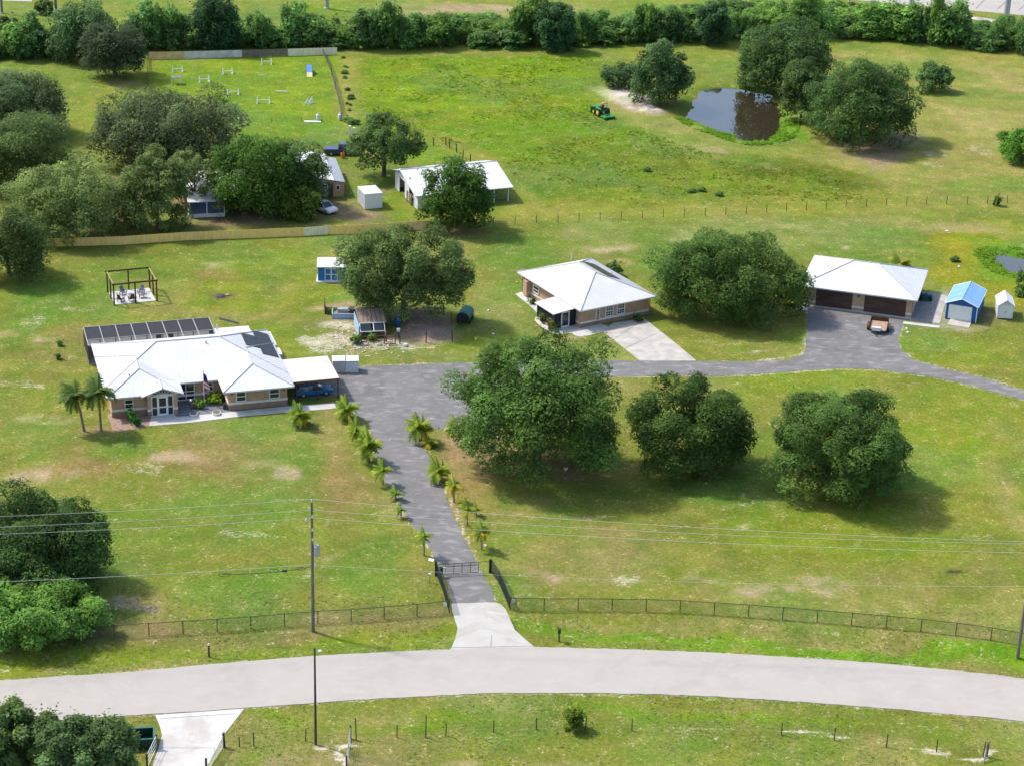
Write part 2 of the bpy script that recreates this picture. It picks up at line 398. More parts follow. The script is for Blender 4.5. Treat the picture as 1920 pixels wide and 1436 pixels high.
lay(1-sst(0, 2, np.abs(sdist(X, Y, pond2))), C3(.07,.15,.012), .8)
lay(ell(1800, 425, 110, 9), C3(.25,.20,.10), .7)
wsb = pol([(1106,168),(1125,163),(1165,166),(1200,172),(1225,193),(1250,210),(1225,216),(1190,213),(1160,200),(1130,185)], 1.2)
lay(wsb, C3(.47,.40,.345)); lay(wsb*sst(.5,.66,fbm(X,Y,4,135)), C3(.30,.235,.19), .8); lay(wsb*sst(.55,.66,fbm(X,Y,3,137)), C3(.60,.55,.50), .9)
# homestead lawn
for q in ((470,870,160,60),(160,870,80,40),(120,640,80,50),(640,900,60,60),(420,520,60,20)): lay(ell(*q), C3(.19,.14,.05), .85)
for q in ((420,940,140,40),(560,860,60,40),(230,850,80,25),(130,555,110,40),(60,600,60,60),(470,1100,150,35),(700,1060,80,60),(1000,560,60,40),(990,480,90,40),(1290,490,120,40)): lay(ell(*q), C3(.095,.165,.035), .75)
for q in ((520,500,110,30),(600,560,60,30),(530,650,80,30),(430,560,90,30),(860,640,100,20)): lay(ell(*q), C3(.145,.18,.022), .8)
for q in ((1720,840,130,40),(1500,710,160,25),(1800,760,110,40),(1750,660,150,30),(1850,870,25,60),(1600,1010,200,40),(1440,700,100,12)): lay(ell(*q), C3(.145,.185,.022), .7)
for q in ((1340,450,110,12),(1480,430,140,10),(1200,430,90,10),(1000,470,60,12)): lay(ell(*q)*sst(.35,.65,fbm(X,Y,5,145)), C3(.21,.225,.13), .8)
lay(sst(.55, .72, fbm(X, Y, 13, 161)), C3(.105,.175,.058), .55)
lay(ell(1855, 870, 22, 60), C3(.13,.20,.012), .8); lay(ell(1890, 920, 30, 80), TAN, .6)
lay(ell(1180, 960, 120, 40), C3(.155,.17,.045), .7); lay(ell(1120, 1040, 150, 40), C3(.185,.165,.065), .6)
lay(ell(905, 860, 70, 42), C3(.27,.17,.09), .95); lay(ell(870, 930, 50, 60), C3(.20,.16,.05), .8); lay(ell(1480, 900, 30, 35), C3(.22,.17,.06), .7)
lay(ell(1040, 880, 130, 26), C3(.20,.135,.065), .8); lay(ell(1300, 880, 80, 20), C3(.19,.13,.06), .7); lay(ell(1580, 905, 110, 26), C3(.18,.125,.06), .8)
for q in ((1340,1095,40,9),(1440,1112,50,14),(1560,1098,60,10),(950,1085,60,10),(1000,1060,40,12),(1820,985,30,14),(1830,1035,50,10),(60,900,60,18),(380,498,55,9),(1150,468,30,8),(1580,458,14,5),(330,870,60,10),(520,872,60,14),(620,1040,26,14),(250,1145,70,14),(420,1125,30,12),(1160,500,30,9),(1060,640,20,6),(1130,640,14,6),(30,640,50,14),(70,780,60,10)): lay(ell(*q)*sst(.36, .62, fbm(X, Y, 2.4, 141)), BARE, .68)
for q in ((270,887,60,14,.0),(90,520,40,8),(70,610,30,20),(340,470,40,5),(130,575,60,8),(35,720,60,10),(265,1022,16,7),(440,1000,70,14),(330,1158,70,8),(240,1150,60,14),(430,1160,60,5),(600,1160,50,5),(1150,1080,70,14),(1290,1000,60,8),(1100,985,50,8),(1390,990,40,6),(1400,960,30,10),(640,690,60,10),(680,660,50,14),(640,620,26,14),(690,640,40,10),(740,652,60,6),(780,655,40,6),(1340,450,40,4),(1560,645,60,8),(1350,640,70,8),(1430,660,40,5),(1700,270,40,6),(1760,290,40,8),(1740,310,30,6),(1900,300,26,10),(1850,285,30,8),(1000,650,50,6),(700,845,30,12),(735,945,22,12),(640,430,60,4),(1840,1000,20,12),(1000,1105,60,8),(1150,1130,120,4),(1700,1152,60,5)): sand = np.maximum(sand, ell(*q)*.66)
for q in ((640,690,60,10),(680,660,50,16),(640,620,30,18),(690,642,40,12),(740,654,70,7),(790,655,40,6),(620,650,40,14)): sand = np.maximum(sand, ell(*q)*.85)
# verges
lay(1-sst(1.2, 3.5, ldist(wx, wy, swale2)), C3(.105,.195,.010), .95); lay(1-sst(.8, 2.8, ldist(wx, wy, swale)), C3(.135,.17,.016), .8)
lay(ell(1150, 1195, 160, 10), C3(.165,.165,.06), .5)
lay(1-sst(1, 3, ldist(wx, wy, PP([(200,1195),(400,1185),(600,1170),(830,1155)]))), C3(.20,.15,.07), .6)
lay(1-sst(.6, 1.6, ldist(wx, wy, PP([(970,1158),(1280,1163),(1500,1178),(1700,1197),(1890,1220)]))), C3(.20,.165,.075), .7)
vb = sst(0, 2, -(Y-np.interp(X, [P(*p)[0] for p in road_bot], [P(*p)[1] for p in road_bot]))) * (Y < 150)
lay(vb, C3(.165,.165,.045), .8); lay(vb*sst(.5, .66, fbm(X, Y, 6, 71)), C3(.23,.19,.10), .8); lay(vb*sst(.52, .68, fbm(X, Y, 9, 73)), C3(.115,.17,.014), .9)
for q in ((820,1355,160,10),(1250,1345,160,10),(500,1345,80,10),(1500,1350,150,10)): lay(ell(*q), C3(.12,.185,.012), .8)
sand = np.maximum(sand, vb*sst(.4, .85, fbm(X, Y, 5, 81))*.5)
for q in ((670,1376,30,5),(610,1395,26,8),(1480,1380,60,4),(1580,1396,40,4),(1760,1418,90,6),(1850,1424,60,6),(640,1405,12,30),(1340,1400,4,4)): sand = np.maximum(sand, ell(*q))
sand = np.maximum(sand, (1-sst(.15, 1.1, ldist(wx, wy, PP([(1300,1372),(1480,1380),(1570,1391),(1690,1407),(1780,1419),(1860,1429)]))))*.7)
sand = np.maximum(sand, (1-sst(.1, .9, ldist(X, Y, PP([(1210,1340),(1500,1362),(1700,1380),(1920,1410)]))))*.3)
for ln in (road_top, road_bot): sand = np.maximum(sand, (1-sst(.15, .9, ldist(X, Y, PP(ln))))*.72)
# gritty margins of the asphalt
for ln, w in (([(774,811),(805,850),(822,890),(838,925),(855,960),(872,1000),(893,1060),(905,1090),(930,1126)], .3), ([(664,780),(700,815),(705,850),(725,905),(745,940),(770,980),(806,1026),(840,1085),(850,1128)], .25),
              ([(1158,707),(1280,705),(1330,707),(1414,703),(1514,695),(1581,692),(1648,694),(1731,705),(1798,718),(1925,751)], .35), ([(1514,578),(1513,627),(1508,664),(1413,679),(1310,679)], .3), ([(1694,602),(1684,634),(1687,655),(1714,675),(1781,693),(1848,708),(1925,733)], .3), ([(680,686),(860,680)], .15)):
    sand = np.maximum(sand, (1-sst(w*.5, w*.5+.8, ldist(X, Y, PP(ln))))*.8)
# dirt of the pen
lay(pol([(745,610),(850,600),(850,640),(720,655),(690,650)], 1.2), C3(.33,.235,.18), .95); lay(pol([(720,585),(850,580),(850,612),(740,620)], 1.2), C3(.20,.14,.105), .95)
lay(ell(655, 625, 45, 30), C3(.25,.195,.11), .8); lay(ell(630, 572, 30, 6), C3(.33,.24,.15), .8)
lay(pol([(1690,545),(1790,540),(1790,612),(1690,606)], .6), C3(.24,.235,.215), .9); lay(ell(1850, 590, 40, 12), C3(.15,.13,.09), .85); lay(ell(1810, 605, 30, 5), C3(.28,.23,.13), .8)
lay(ell(175, 815, 40, 10), C3(.27,.17,.09), .7); lay(ell(415, 553, 18, 6), C3(.10,.075,.05), .8); lay(ell(1775, 1066, 16, 5), C3(.045,.035,.025), 1.0)
gsel = np.clip((c0[:, 1]-c0[:, 0])*14+.75, 0, 1)[:, None]; c0 = c0*(1-gsel)+c0*np.array([.98, 1.0, .55])*gsel
c0 *= 1.0*(1+.40*(fbm(X, Y, 3.2, 91)-.5)+.22*(fbm(X, Y, 1.4, 95, 2)-.5))[:, None]
zz = np.zeros(len(X))
zz -= .32*(1-sst(.3, 2.6, ldist(X, Y, swale2)))+.22*(1-sst(.3, 2.2, ldist(X, Y, swale)))
zz += wp*((fbm(X, Y*1.5, 4.5, 101)-.5)*.5+(fbm(X, Y, 1.8, 103, 2)-.5)*.25)
shore = (fbm(X, Y, 3.2, 151, 3)-.5)*3.2
zz -= 1.1*(1-sst(-3.5, 1.2, sdist(X, Y, pond)+shore))+.6*(1-sst(-2.5, .8, sdist(X, Y, pond2)+shore))
zz += 1.0*wsb*sst(.1, .9, fbm(X, Y, 4, 131))
I = np.arange(nx_*ny_).reshape(ny_, nx_)
FF = np.stack([I[:-1,:-1].ravel(), I[:-1,1:].ravel(), I[1:,1:].ravel(), I[1:,:-1].ravel()], 1)

gm = bpy.data.materials.new('lawn_and_sand'); gm.use_nodes = True
nt = gm.node_tree; N = nt.nodes; L = nt.links; b = N['Principled BSDF']
b.inputs['Roughness'].default_value = .95; b.inputs['Specular IOR Level'].default_value = .1
tc = N.new('ShaderNodeTexCoord'); at = N.new('ShaderNodeAttribute'); at.attribute_name = 'Col'
sa_ = N.new('ShaderNodeAttribute'); sa_.attribute_name = 'sand'; ta_ = N.new('ShaderNodeAttribute'); ta_.attribute_name = 'tall'
def noise(sc, det=4, rough=.6, st=None):
    n = N.new('ShaderNodeTexNoise'); n.inputs['Scale'].default_value = sc; n.inputs['Detail'].default_value = det; n.inputs['Roughness'].default_value = rough
    if st:
        mp = N.new('ShaderNodeMapping'); mp.inputs['Scale'].default_value = st; L.new(tc.outputs['Object'], mp.inputs[0]); L.new(mp.outputs[0], n.inputs['Vector'])
    else: L.new(tc.outputs['Object'], n.inputs['Vector'])
    return n.outputs['Fac']
def rng_(sock, a, b_, c_, d):
    r = N.new('ShaderNodeMapRange'); r.interpolation_type = 'SMOOTHSTEP'
    for k, v in zip(('From Min','From Max','To Min','To Max'), (a, b_, c_, d)): r.inputs[k].default_value = v
    L.new(sock, r.inputs['Value']); return r.outputs[0]
def mix(fac, a, b_, mode='MIX'):
    x = N.new('ShaderNodeMix'); x.data_type = 'RGBA'; x.blend_type = mode; x.clamp_factor = True
    for sk, v in ((x.inputs['Factor'], fac), (x.inputs['A'], a), (x.inputs['B'], b_)):
        pass
    if isinstance(fac, float): x.inputs[0].default_value = fac
    else: L.new(fac, x.inputs[0])
    for i, v in ((6, a), (7, b_)):
        if isinstance(v, tuple): x.inputs[i].default_value = (*v, 1)
        else: L.new(v, x.inputs[i])
    return x.outputs[2]
def math_(op, a, b_):
    x = N.new('ShaderNodeMath'); x.operation = op
    for i, v in ((0, a), (1, b_)):
        if isinstance(v, (int, float)): x.inputs[i].default_value = v
        else: L.new(v, x.inputs[i])
    return x.outputs[0]
f1 = noise(.55, 6, .7); f2 = noise(2.4, 4, .75); f3 = noise(.23, 5, .65); f4 = noise(1.3, 7, .8, (1, .75, 1)); f5 = noise(3.4, 5, .75, (.8, 1, 1)); f6 = noise(.11, 5, .7)
c = at.outputs['Color']
c = mix(rng_(f6, .42, .66, 0, .55), c, (1.22, 1.02, 1.25), 'MULTIPLY')
c = mix(rng_(f1, .45, .66, 0, .62), c, (1.40, 1.18, 1.25), 'MULTIPLY')
c = mix(rng_(f3, .40, .58, .62, 0), c, (.70, .95, .55), 'MULTIPLY')
c = mix(rng_(f2, .38, .58, .62, 0), c, (.50, .62, .42), 'MULTIPLY')
c = mix(rng_(f5, .56, .74, 0, .7), c, (1.6, 1.42, 1.6), 'MULTIPLY')
c = mix(rng_(f4, .54, .68, 0, .5), c, (.33, .27, .14))
c = mix(rng_(math_('ADD', f5, math_('MULTIPLY', f1, .5)), .84, .94, 0, .75), c, (.46, .41, .28))
st_ = math_('ADD', math_('MULTIPLY', sa_.outputs['Fac'], .42), math_('ADD', math_('MULTIPLY', f5, .62), math_('MULTIPLY', f1, .38)))
c = mix(rng_(st_, .74, .95, 0, .85), c, (.52, .46, .37))
L.new(c, b.inputs['Base Color'])
bp = N.new('ShaderNodeBump'); bp.inputs['Distance'].default_value = .2
L.new(math_('ADD', f2, math_('MULTIPLY', noise(6, 3, .7), .6)), bp.inputs['Height'])
L.new(math_('ADD', math_('MULTIPLY', ta_.outputs['Fac'], .6), .5), bp.inputs['Strength']); L.new(bp.outputs[0], b.inputs['Normal'])
me = npmesh('ground', np.stack([X, Y, zz], 1), FF, [gm], {'Col': np.clip(c0, 0, 1), 'sand': sand, 'tall': tall})
for p in me.polygons: p.use_smooth = True
setp(inst('ground', me), kind='structure')

# water
def watermat(name, col, rough, wav):
    m_ = bpy.data.materials.new(name); m_.use_nodes = True
    nt_ = m_.node_tree; b_ = nt_.nodes['Principled BSDF']
    b_.inputs['Base Color'].default_value = (*col, 1); b_.inputs['Roughness'].default_value = rough; b_.inputs['Specular IOR Level'].default_value = 1.0
    b_.inputs['IOR'].default_value = 1.4
    t_ = nt_.nodes.new('ShaderNodeTexCoord'); n_ = nt_.nodes.new('ShaderNodeTexNoise'); n_.inputs['Scale'].default_value = 1.5; n_.inputs['Detail'].default_value = 3
    nt_.links.new(t_.outputs['Object'], n_.inputs['Vector'])
    p_ = nt_.nodes.new('ShaderNodeBump'); p_.inputs['Strength'].default_value = wav; p_.inputs['Distance'].default_value = .02
    nt_.links.new(n_.outputs['Fac'], p_.inputs['Height']); nt_.links.new(p_.outputs[0], b_.inputs['Normal'])
    return m_
def grow(poly, d):
    cx = sum(p[0] for p in poly)/len(poly); cy = sum(p[1] for p in poly)/len(poly); o = []
    for p in poly:
        v = Vector((p[0]-cx, p[1]-cy)); l = v.length; v *= (l+d)/l; o.append((cx+v.x, cy+v.y))
    return o
wm = watermat('pond_water', (.030,.024,.014), .03, .1)
setp(MB().prism(grow(pond, .6), -1.6, -.42).build('pond_water', wm), kind='structure')
setp(MB().prism(grow(pond2, .6), -1.2, -.25).build('marsh_water', watermat('marsh_water', (.05,.05,.035), .12, .4)), kind='structure')

# ------------------------------------------------------------------ paving
def ragged(poly, amp, seed, step=.6):
    r = rnd(seed); out = []
    for a, b_ in zip(poly, poly[1:]+poly[:1]):
        l = math.hypot(b_[0]-a[0], b_[1]-a[1]); n = max(1, int(l/step))
        for k in range(n):
            t = k/n; out.append((a[0]+(b_[0]-a[0])*t+r.uniform(-amp, amp), a[1]+(b_[1]-a[1])*t+r.uniform(-amp, amp)))
    return out
def paving(name, poly, m_, top, base=-.15): return setp(MB().prism(poly, base, top).build(name, m_), kind='structure')
def asphaltmat(name, col, dark, light):
    m_ = bpy.data.materials.new(name); m_.use_nodes = True
    nt_ = m_.node_tree; N_ = nt_.nodes; L_ = nt_.links; b_ = N_['Principled BSDF']; b_.inputs['Roughness'].default_value = .9; b_.inputs['Specular IOR Level'].default_value = .2
    t_ = N_.new('ShaderNodeTexCoord')
    def nz(sc, d, st=(1,1,1)):
        mp = N_.new('ShaderNodeMapping'); mp.inputs['Scale'].default_value = st; L_.new(t_.outputs['Object'], mp.inputs[0])
        n = N_.new('ShaderNodeTexNoise'); n.inputs['Scale'].default_value = sc; n.inputs['Detail'].default_value = d; n.inputs['Roughness'].default_value = .68; n.inputs['Distortion'].default_value = .6
        L_.new(mp.outputs[0], n.inputs['Vector']); return n.outputs['Fac']
    def mr(s_, a, b2, o):
        r = N_.new('ShaderNodeMapRange'); r.interpolation_type = 'SMOOTHSTEP'
        for k, v in zip(('From Min','From Max','To Min','To Max'), (a, b2, 0, o)): r.inputs[k].default_value = v
        L_.new(s_, r.inputs['Value']); return r.outputs[0]
    def mx(f, a, c_):
        x = N_.new('ShaderNodeMix'); x.data_type = 'RGBA'; L_.new(f, x.inputs[0])
        if isinstance(a, tuple): x.inputs[6].default_value = (*a, 1)
        else: L_.new(a, x.inputs[6])
        x.inputs[7].default_value = (*c_, 1); return x.outputs[2]
    q = mx(mr(nz(.22, 4), .42, .68, .9), col, dark)
    q = mx(mr(nz(.8, 8, (.65, 1.35, 1)), .48, .70, .68), q, light)
    q = mx(mr(nz(2.6, 3), .55, .8, .35), q, dark)
    L_.new(q, b_.inputs['Base Color'])
    n2 = N_.new('ShaderNodeTexNoise'); n2.inputs['Scale'].default_value = 18; L_.new(t_.outputs['Object'], n2.inputs['Vector'])
    bp_ = N_.new('ShaderNodeBump'); bp_.inputs['Strength'].default_value = .25; bp_.inputs['Distance'].default_value = .02
    L_.new(n2.outputs['Fac'], bp_.inputs['Height']); L_.new(bp_.outputs[0], b_.inputs['Normal'])
    return m_
M['asphalt'] = asphaltmat('weathered_asphalt', (.152,.146,.141), (.120,.115,.112), (.29,.285,.28))
M['road'] = asphaltmat('pale_road_surface', (.345,.318,.283), (.315,.29,.258), (.37,.343,.307))
M['drive'] = asphaltmat('poured_concrete', (.39,.375,.345), (.32,.30,.26), (.44,.43,.40))
M['drive2'] = asphaltmat('white_concrete', (.46,.45,.43), (.37,.34,.30), (.50,.49,.47))
road = ragged(smooth(PP(road_top), 5)+smooth(PP(road_bot[::-1]), 5), .06, 5)
paving('road', road, M['road'], .045)
apron_px = [(846,1132),(850,1151),(858,1178),(856,1190),(844,1218.5),(870,1218.5),(1006,1215.5),(983,1196),(965,1180),(956,1159),(948,1141),(938,1132),(929,1129),(849,1131)]
paving('driveway_apron', ragged(PP(apron_px), .04, 6), M['drive'], .03)
drive_px = [(849,1131),(929,1128),(922,1105),(908,1080),(897,1058),(880,1027),(858,985),(838,935),(820,893),(800,848),(776,812),(772,798),(846,808),(930,806),(952,760),(985,722),(1158,706),(1280,704),(1330,705.7),(1414,702),(1514,694),(1581,690.6),(1648,693),(1731,704),(1798,717),(1925,751),(2080,800),(2090,785),(1925,735),(1848,709),(1781,694),(1714,675.6),(1687,654),(1684,634),(1694,607),(1694,599),(1514,574),(1514,577),(1513,627),(1509,664),(1480,675),(1413,678),(1280,678),(1135,675.5),(1000,677),(860,680),(676,687),(640,694),(560,702),(548,735),(548,748),(645,742),(652,747),(664,777),(687,789),(699,812),(704,855),(722,903),(743,936),(768,975),(805,1025),(826,1065),(840,1095)]
paving('asphalt_driveway', ragged(PP(drive_px), .07, 7), M['asphalt'], .022)
paving('guest_driveway', PP([(1129,621),(1150,606),(1208,598),(1262,640),(1306,677),(1200,677)]), M['concrete2'], .034)
walk = smooth(PP([(966,552),(997,577),(1007,589),(1003,600),(1012,610),(1032,624),(1052,627.5),(1069,625),(1089,632),(1130,623)]), 4)+PP([(1140,612),(1090,596),(1040,580),(985,546)])
paving('guest_walkway', walk, M['concrete'], .026)
paving('front_walkway', PP([(279,799),(360,792),(441,782),(537,773),(631,766),(627,756),(537,762),(445,771),(410,775),(330,782),(322,770),(285,774)]), M['drive2'], .05)
paving('gravel_court', PP([(326,783),(412,776),(446,771),(425,735),(330,742)]), M['courtgrey'], .03)
paving('mulch_bed', smooth(PP([(203,776),(240,775),(276,777),(280,797),(240,806),(214,808),(208,795)]), 4, True), M['mulch'], .03)
paving('bottom_driveway', PP([(291,1340),(300,1362),(304,1378),(297,1402),(283,1445),(262,1505),(365,1505),(387,1438),(422,1374),(430,1364),(458,1328),(380,1334)]), M['drive2'], .03)
paving('gravel_pad', PP([(1690,553),(1742,548),(1764,553),(1748,606),(1693,600)]), M['gravel'], .022)
paving('concrete_strip', PP([(1764,553),(1776,556),(1762,607),(1748,606)]), M['concrete2'], .03)
paving('concrete_kerb', PP([(1694,604),(1762,612),(1761,616),(1693,608)]), M['concrete'], .06)
paving('garage_step', PP([(1490,573),(1514,577),(1514,583),(1488,580)]), M['concrete'], .05)
paving('far_gravel_track', PP([(1715,22),(1800,34),(1900,48),(1960,55),(1960,49),(1900,42),(1800,28),(1715,18)]), M['sand'], .05)
paving('far_lot', PP([(1500,-30),(1500,-8),(1700,10),(1920,30),(2000,37),(2000,-40)]), M['road'], .06)
far = setp(MB().prism(PP([(0,2),(60,4),(60,-6),(0,-8)]), -.2, .05).build('far_road', M['road']), kind='structure')
# lines on the far lot
lot = MB()
for k in range(9):
    a = P(1590+40*k, 6+3*k*.6); b2 = P(1600+42*k, -16+3*k*.6)
    lot.tube([(a[0], a[1], .068), (b2[0], b2[1], .068)], .09, 4)
setp(lot.build('lot_marking', M['greyframe']), kind='structure')
# joints in the concrete
jt = MB()
def joint(a, b_, z): 
    A, B_ = P(*a), P(*b_); jt.tube([(A[0], A[1], z), (B_[0], B_[1], z)], .025, 4)
for a, b_, z in (((844,1214),(1003,1211),.028),((1146,640),(1210,598),.032),((1170,655),(1240,622),.032),((297,1402),(402,1402),.028),((300,1347),(440,1338),.028),((922,1190),(920,1213),.028)): joint(a, b_, z)
setp(jt.build('concrete_joint', M['courtgrey']), kind='structure')
# ------------------------------------------------------------------ trees
def quads(rs, c, nrm, size, tint, asp=.6):
    n = len(c)
    t = rs.normal(size=(n, 3)); t -= nrm*(t*nrm).sum(1, keepdims=True); t /= np.linalg.norm(t, axis=1, keepdims=True)+1e-9
    b_ = np.cross(nrm, t); s_ = size[:, None]
    V = np.stack([c-t*s_*.5, c+b_*s_*asp*.5-nrm*s_*.1, c+t*s_*.55+nrm*s_*.12, c-b_*s_*asp*.5-nrm*s_*.1], 1).reshape(-1, 3)
    F = np.arange(4*n).reshape(n, 4)
    return V, F, np.repeat(tint, 4, 0)
def crown_data(seed, a, b_, h, nl, nleaf, leaf, col, dcol, rough=.9, gap=.0, lump=(.22, .36), flat=-.97, up=.5, spray=3.2):
    """leaf clumps spread through an ellipsoid a x b x h centred on the origin"""
    rs = np.random.RandomState(seed)
    d = rs.normal(size=(nl*3, 3)); d /= np.linalg.norm(d, axis=1, keepdims=True); d = d[d[:, 2] > flat][:nl]; nl = len(d)
    lob = rs.normal(size=(9, 3)); lob /= np.linalg.norm(lob, axis=1, keepdims=True)
    fl_ = .84+.20*np.exp(-(1-(d@lob.T).max(1))/.10)
    rad = rs.uniform(.66, 1.0, nl)*fl_; low = d[:, 2] < 0; hx_ = np.hypot(d[:, 0], d[:, 1])+1e-6; d[:, :2] *= np.where(low, np.minimum(1.0/hx_, 1+.55*np.abs(d[:, 2])), np.minimum(1.0/hx_, 1.06))[:, None]
    cen = d*rad[:, None]*np.array([a, b_, h])
    rc = rs.uniform(*lump, nl)*((a+b_+h)/3)*.80
    if gap: keep = rs.rand(nl) > gap; cen, rc, d = cen[keep], rc[keep], d[keep]; nl = len(rc)
    # inner clumps
    ni = max(3, nl//9); cen = np.concatenate([cen, rs.normal(size=(ni, 3))*np.array([a, b_, h])*.25]); rc = np.concatenate([rc, np.full(ni, .30*(a+b_+h)/3)])
    ct = np.clip(rs.normal(1, .22, len(rc)), .55, 1.6)
    cmix = rs.rand(len(rc))
    w = rc**2; k = rs.choice(len(rc), nleaf, p=w/w.sum())
    ld = rs.normal(size=(nleaf, 3)); ld[:, 2] += up; ld /= np.linalg.norm(ld, axis=1, keepdims=True)
    rr = np.clip(rs.normal(.93, .09, nleaf), .5, 1.1)*(1+rough*.42*rs.rand(nleaf)**6)
    c_ = cen[k]+ld*(rr*rc[k])[:, None]*np.array([1.0, 1.0, .82])
    # twig sprays: pull leaves into small bunches
    nb = max(8, nleaf//14); bi = rs.randint(0, nleaf, nb); asg = rs.randint(0, nb, nleaf); sel = rs.rand(nleaf) < .62
    near = np.linalg.norm(c_[bi[asg]]-cen[k], axis=1) < rc[k]*1.5
    q = sel & near; sd_ = ld[bi]*.8+rs.normal(size=(nb, 3))*.35; sd_[:, 2] += .45; sd_ /= np.linalg.norm(sd_, axis=1, keepdims=True)
    c_[q] = c_[bi[asg]][q]+(sd_[asg]*(rs.rand(nleaf, 1)*leaf*spray))[q]+rs.normal(size=(q.sum(), 3))*leaf*.42
    nrm = ld*.8+rs.normal(size=(nleaf, 3))*.32; nrm[:, 2] += .65; nrm /= np.linalg.norm(nrm, axis=1, keepdims=True)
    tint = np.array(col)[None]*(1-cmix[k, None])+np.array(dcol)[None]*cmix[k, None]
    tint = tint*(ct[k]*rs.uniform(.8, 1.22, nleaf))[:, None]
    sc_ = np.array([q_/max(1e-6, np.percentile(np.abs(c_[:, ax_]), 99.0)) for ax_, q_ in enumerate((a, b_, h))]); c_ = c_*sc_; cen = cen*sc_
    return c_, nrm, leaf*(.55+1.1*rs.rand(nleaf)**2), tint, cen, rc
def crown_mesh(name, *args, **kw):
    seed = args[0]; rs = np.random.RandomState(seed+999)
    c_, nrm, sz, tint, cen, rc = crown_data(*args, **kw)
    V, F, T = quads(rs, c_, nrm, sz, tint)
    return npmesh(name, V, F, [M['leaf']], {'Col': np.clip(T, 0, 1)}), cen, rc
OAK = ((.145,.245,.054), (.090,.170,.040))
OAKG = ((.165,.240,.072), (.108,.172,.050))
OAKL = ((.200,.265,.078), (.135,.195,.058))
LUSH = ((.120,.240,.040), (.080,.170,.030))
BRT = ((.160,.235,.036), (.11,.18,.03))
def trunk(parent, top, r, seed, limbs, spread):
    g = rnd(seed); mb = MB()
    k = Vector((g.uniform(-.1, .1)*top, g.uniform(-.1, .1)*top, top))
    mb.tube([(0,0,-.3), (0,0,.15), k*.45+Vector((g.uniform(-.1,.1),g.uniform(-.1,.1),0)), k], [r*1.5, r*1.1, r*.85, r*.4], 8)
    for p in limbs:
        p = Vector(p); s0 = k*g.uniform(.35, .7); mid = s0.lerp(p, .5)+Vector((0, 0, g.uniform(.0, .12)*top))
        mb.tube([s0, mid, p], [r*.45, r*.3, r*.1], 5)
    return mb.build('trunk', M['trunk'], parent)
def tree(name, label, bb, pal=OAK, cat='tree', depth=.95, clear=.05, leaf=.26, dens=1.0, group=None, seed=0, nl=None, gap=0.0, lump=(.22,.36), rough=.9, flat=-.97, base=None, up=.5, spray=3.2):
    x0, y0, x1, y1 = bb; xm, ym = (x0+x1)/2, (y0+y1)/2
    z = 4.0
    for _ in range(6):
        gx_, gy_ = P(xm, ym, z); k = ppm(gx_, gy_, z); d = dep(gy_)
        a = (x1-x0)/2/k*.97; hp = (y1-y0)/2/k*.97
        b_ = min(a*depth, .78*hp/math.sin(d)); h = math.sqrt(max(hp*hp-(b_*math.sin(d))**2, .1))/math.cos(d)
        z = h*.98+clear
    t = thing(name, label, cat, gx_, gy_, 0, group)
    A = math.pi*a*hp*(k*.533)**2
    n = int(min(80000, max(1500, A*5.0*dens)))
    lf = max(leaf, 2.2/(k*.533))
    me, cen, rc = crown_mesh('crown', seed or int(x0*7+y0*3+5000), a, b_, h, int((nl or int(26+a*4))*1.6), n, lf, pal[0], pal[1], gap=gap, lump=lump, rough=rough, flat=flat, up=up, spray=spray)
    inst('crown', me, t, (0, 0, z))
    g = rnd(int(x0)); lim = [tuple(np.array(cen[g.randrange(len(cen))])*.85+np.array([0, 0, z])) for _ in range(9)]
    trunk(t, z, max(.09, a*.055), int(x0+y0), lim, a)
    return t
tree('oak_tree', 'tallest spiky green tree beside the parking area with gaps in its crown', (852,632,1172,898), ((.120,.212,.046),(.072,.138,.032)), clear=.5, leaf=.28, dens=1.05, nl=90, gap=.18, lump=(.15,.26), rough=1.5, spray=6, seed=11)
tree('oak_tree', 'round dense tree between the tall spiky tree and the twin-lobed tree', (1180,703,1413,884), OAK, clear=.5, dens=1.3, nl=62, lump=(.19,.29), seed=12)
tt = tree('oak_tree', 'dark twin-lobed tree rightmost on the front lawn', (1443,727,1712,930), ((.140,.238,.052),(.085,.160,.038)), clear=.4, dens=1.3, nl=70, lump=(.18,.28), seed=13)
tree('oak_tree', 'broad dark oak between the guest house and the garage', (1213,430,1517,600), OAK, dens=1.25, nl=75, lump=(.17,.27), seed=14, depth=.75)
tree('oak_tree', 'large oak behind the chicken coop next to the small blue shed', (628,424,886,590), OAKG, dens=1.25, nl=65, lump=(.18,.28), seed=15, depth=.6, clear=1.3)
tree('roadside_tree', 'dark tree at the left edge above the bright bush by the road', (-70,917,203,1130), ((0.104,0.188,0.047),(0.072,0.140,0.040)), dens=1.2, nl=80, lump=(.17,.3), seed=16)
tree('roadside_bush', 'bright green bushy tree at the left edge beside the roadside fence', (-60,1075,198,1210), ((0.169,0.307,0.055),(0.119,0.238,0.051)), dens=1.3, nl=60, lump=(.2,.32), seed=17, clear=0)
tree('roadside_tree', 'dark tree in the bottom left corner, left of its neighbour', (-90,1312,95,1470), OAKG, leaf=.3, dens=1.2, nl=60, seed=18, lump=(.16,.28), rough=1.6)
tree('roadside_tree', 'tree at the bottom edge beside the dark green container', (75,1338,250,1490), ((0.143,0.228,0.072),(0.100,0.169,0.059)), leaf=.3, dens=1.3, nl=60, seed=19, lump=(.16,.28), rough=1.6)
tree('oak_tree', 'dark tree at the left edge beyond the pergola', (-60,395,88,527), OAKG, dens=1.2, nl=60, seed=20)
tree('oak_tree', 'leafy tree in front of the white roofed barn', (790,300,926,434), LUSH, dens=1.35, nl=80, lump=(.16,.27), seed=21, rough=1.3)
